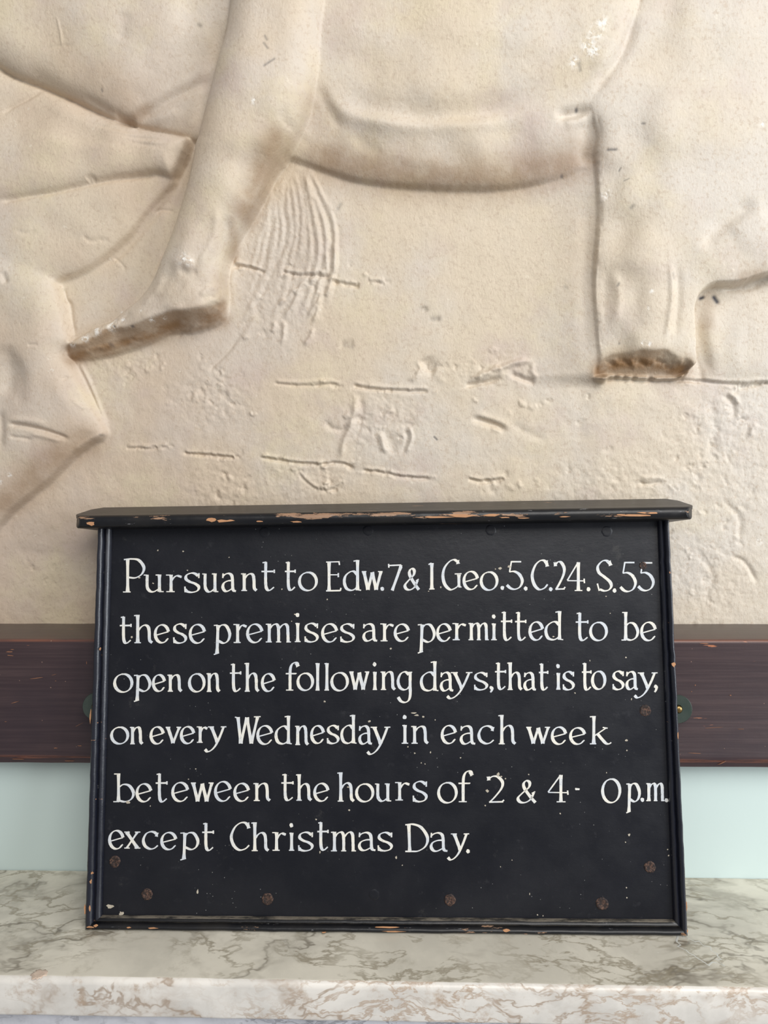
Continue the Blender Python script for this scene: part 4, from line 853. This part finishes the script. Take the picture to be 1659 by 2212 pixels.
# --- masks: patina together with painted shade, white chips, dark specks
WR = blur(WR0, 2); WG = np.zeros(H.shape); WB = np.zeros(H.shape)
def paint(A, pts, wd, v, h=1., jit=0):
    P = catmull(pts, False, 5)
    if jit: P = P+rs.normal(0, jit, P.shape)
    P = np.array([W_(p, h) for p in P]); w_ = wd*PX; sl = crop(P, w_*3)
    if GX[sl].size == 0: return
    d, _, _ = segdist(P, GX[sl], GZ[sl]); A[sl] = np.maximum(A[sl], v*np.exp(-(d/w_)**2))
paint(WR, [(600, 300), (570, 340), (545, 400), (520, 450)], 24, .62, 3.5); paint(WR, [(500, 470), (490, 540)], 9, .5, 3.5); paint(WR, [(150, 768), (240, 745), (320, 722), (380, 700), (470, 685)], 17, .95, 1.5)  # calf and sole: patina, with the shade of these faces painted in
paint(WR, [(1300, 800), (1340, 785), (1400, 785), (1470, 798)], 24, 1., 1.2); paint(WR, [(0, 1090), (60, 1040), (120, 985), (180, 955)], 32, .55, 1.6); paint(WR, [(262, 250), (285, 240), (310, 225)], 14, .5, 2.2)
paint(WR, [(700, 340), (850, 372), (1000, 382), (1150, 370), (1260, 340)], 42, .62, 1.3); paint(WR, [(150, 110), (220, 170), (270, 210)], 44, .26, 2.6); paint(WR, [(1600, 600), (1640, 592)], 14, .4, 2); paint(WR, [(1245, 420), (1250, 560), (1245, 780)], 45, .18, .6); paint(WR, [(1240, 300), (1262, 330)], 26, .45, 2); paint(WR, [(680, 230), (720, 300), (800, 330)], 34, .30, 2); paint(WR, [(330, 395), (250, 480)], 40, .16, 1.2)  # belly underside, flank corner and leg cove carry painted shade
paint(WR, [(470, 640), (470, 600)], 14, .3, 3); paint(WR, [(1535, 640), (1530, 700)], 14, .3, .5); paint(WR, [(620, 380), (650, 470), (640, 560)], 50, .20, .4)  # recess by the far hind leg: shadow painted as brown
for x_, y_, r_, h_ in [(392, 560, 9, 3.8), (408, 566, 6, 3.8), (235, 700, 9, 2.5), (200, 714, 8, 2.2), (176, 730, 7, 2), (262, 690, 4, 2.6), (350, 683, 3, 3), (325, 690, 3, 3), (1390, 742, 5, 2.5), (1400, 745, 4, 2.5), (1285, 70, 12, 3.2), (1268, 95, 12, 3.1), (1300, 50, 9, 3.2), (1240, 130, 8, 3.1), (1280, 110, 10, 3.1), (148, 740, 6, 1.8), (1310, 418, 7, 2.2),
                     (1645, 268, 4, 3), (20, 1026, 3, 1.8), (0, 1042, 3, 1.8), (106, 800, 2.5, 2.3), (548, 218, 5, 4.8), (1410, 628, 3, 2.8), (1402, 664, 2.5, 2.8), (240, 668, 3, 2.9), (1640, 1170, 6, .3), (300, 672, 3, 3)]:
    paint(WG, [(x_, y_), (x_+r_*.5, y_-1)], r_, .95, h_, .8)
for x_, y_, x2, y2, r_, v, h_ in [(1248, 231, 1249, 232, 3.2, .9, 2.4), (1515, 644, 1520, 642, 3.6, 1, .6), (1543, 642, 1550, 652, 4.4, 1, .6), (1212, 382, 1213, 383, 3, .6, .6), (1315, 321, 1332, 321, 2.6, .7, 2.5), (1365, 447, 1368, 444, 4, .45, 2.5), (1387, 267, 1391, 268, 2.4, .6, 2.5), (572, 78, 576, 86, 2.2, .5, 4.8), (570, 94, 578, 104, 2.2, .5, 4.8),
                              (570, 142, 592, 126, 2.0, .5, 4.8), (426, 48, 430, 50, 4, .4, 2.4), (246, 704, 247, 705, 2.4, .7, 2), (288, 706, 290, 706, 2.8, .7, 2), (238, 744, 240, 744, 5, .35, 1.2), (938, 944, 944, 950, 1.8, .8, .2), (1218, 622, 1222, 623, 4, .25, .2), (1342, 740, 1342, 741, 2, .5, 2.4), (217, 190, 218, 194, 2, .5, 2.4),
                              (1340, 366, 1343, 360, 1.4, .6, 2.5), (1350, 388, 1360, 384, 1.2, .5, 2.5), (1252, 134, 1255, 148, 3.4, .4, 3), (912, 665, 920, 668, 6, .25, .2), (930, 690, 950, 688, 5, .25, .2), (730, 450, 735, 440, 4, .3, .3), (1337, 615, 1340, 610, 2.4, .5, 2.5), (1455, 590, 1457, 600, 3, .3, 2.7), (745, 745, 760, 748, 6, .25, .2), (212, 940, 215, 940, 3, .4, 1.6)]:
    paint(WB, [(x_, y_), (x2, y2)], r_, v, h_)
chipmask = np.clip(WB, 0, 1); H -= .06*chipmask+.03*np.clip(WG, 0, 1)*(perlin(.003, 30) > 0)

# --- build one mesh per figure, all sharing the one continuous surface
YY = YBG-H/100.
dHx = np.gradient(YY, gx, axis=1); dHz = np.gradient(YY, gz, axis=0)
NRM = np.stack([dHx, -np.ones_like(dHx), dHz], -1); NRM /= np.linalg.norm(NRM, axis=-1, keepdims=True)
relief = empty('plaster_relief', (0, YBG+.026, ZT), label='cream plaster cast of a carved relief with horses and a bare rider leg', category='relief')
NAMES = {0: ('background_slab', 'flat cracked ground of the relief'), 2: ('horse_body', 'horse flank and belly behind the rider leg'), 3: ('horse_foreleg', 'upper foreleg bent beside the rider leg'),
         4: ('horse_foreleg', 'wide thigh fading into the ground at left'), 5: ('horse_hock', 'bent horse leg at the left edge'), 6: ('horse_hind_leg', 'hindquarter and broken-off hind leg at right'),
         7: ('far_hind_leg', 'shallow farther hind leg at lower right'), 8: ('rider_leg', 'bare human leg and foot of the rider')}
idx = np.arange(NXG*NZG).reshape(NZG, NXG)
q4 = np.stack([idx[:-1, :-1], idx[:-1, 1:], idx[1:, 1:], idx[1:, :-1]], -1).reshape(-1, 4)
fr_ = REG0[:-1, :-1].reshape(-1)
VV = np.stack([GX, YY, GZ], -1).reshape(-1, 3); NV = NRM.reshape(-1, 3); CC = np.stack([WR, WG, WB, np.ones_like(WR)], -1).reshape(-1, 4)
for rg, (nm, lb) in NAMES.items():
    q = q4[fr_ == rg]
    if len(q) == 0: continue
    u_, inv = np.unique(q, return_inverse=True); inv = inv.reshape(-1); nf = len(q)
    me = bpy.data.meshes.new(nm); me.vertices.add(len(u_)); me.vertices.foreach_set('co', VV[u_].astype(np.float32).ravel())
    me.loops.add(nf*4); me.loops.foreach_set('vertex_index', inv.astype(np.int32)); me.polygons.add(nf)
    me.polygons.foreach_set('loop_start', np.arange(0, nf*4, 4, dtype=np.int32)); me.polygons.foreach_set('use_smooth', np.ones(nf, bool))
    me.update(calc_edges=True)
    at = me.color_attributes.new('wear_shade', 'FLOAT_COLOR', 'POINT'); at.data.foreach_set('color', CC[u_].astype(np.float32).ravel())
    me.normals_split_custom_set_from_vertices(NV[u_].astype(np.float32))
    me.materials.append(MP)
    o = bpy.data.objects.new(nm, me); sc.collection.objects.link(o); adopt(o, relief); o['label'] = lb
# body of the cast behind the modelled face
adopt(box('cast_backing', X0R, X1R, YBG+.0075, .0603, Z0R, Z1R, MP), relief)
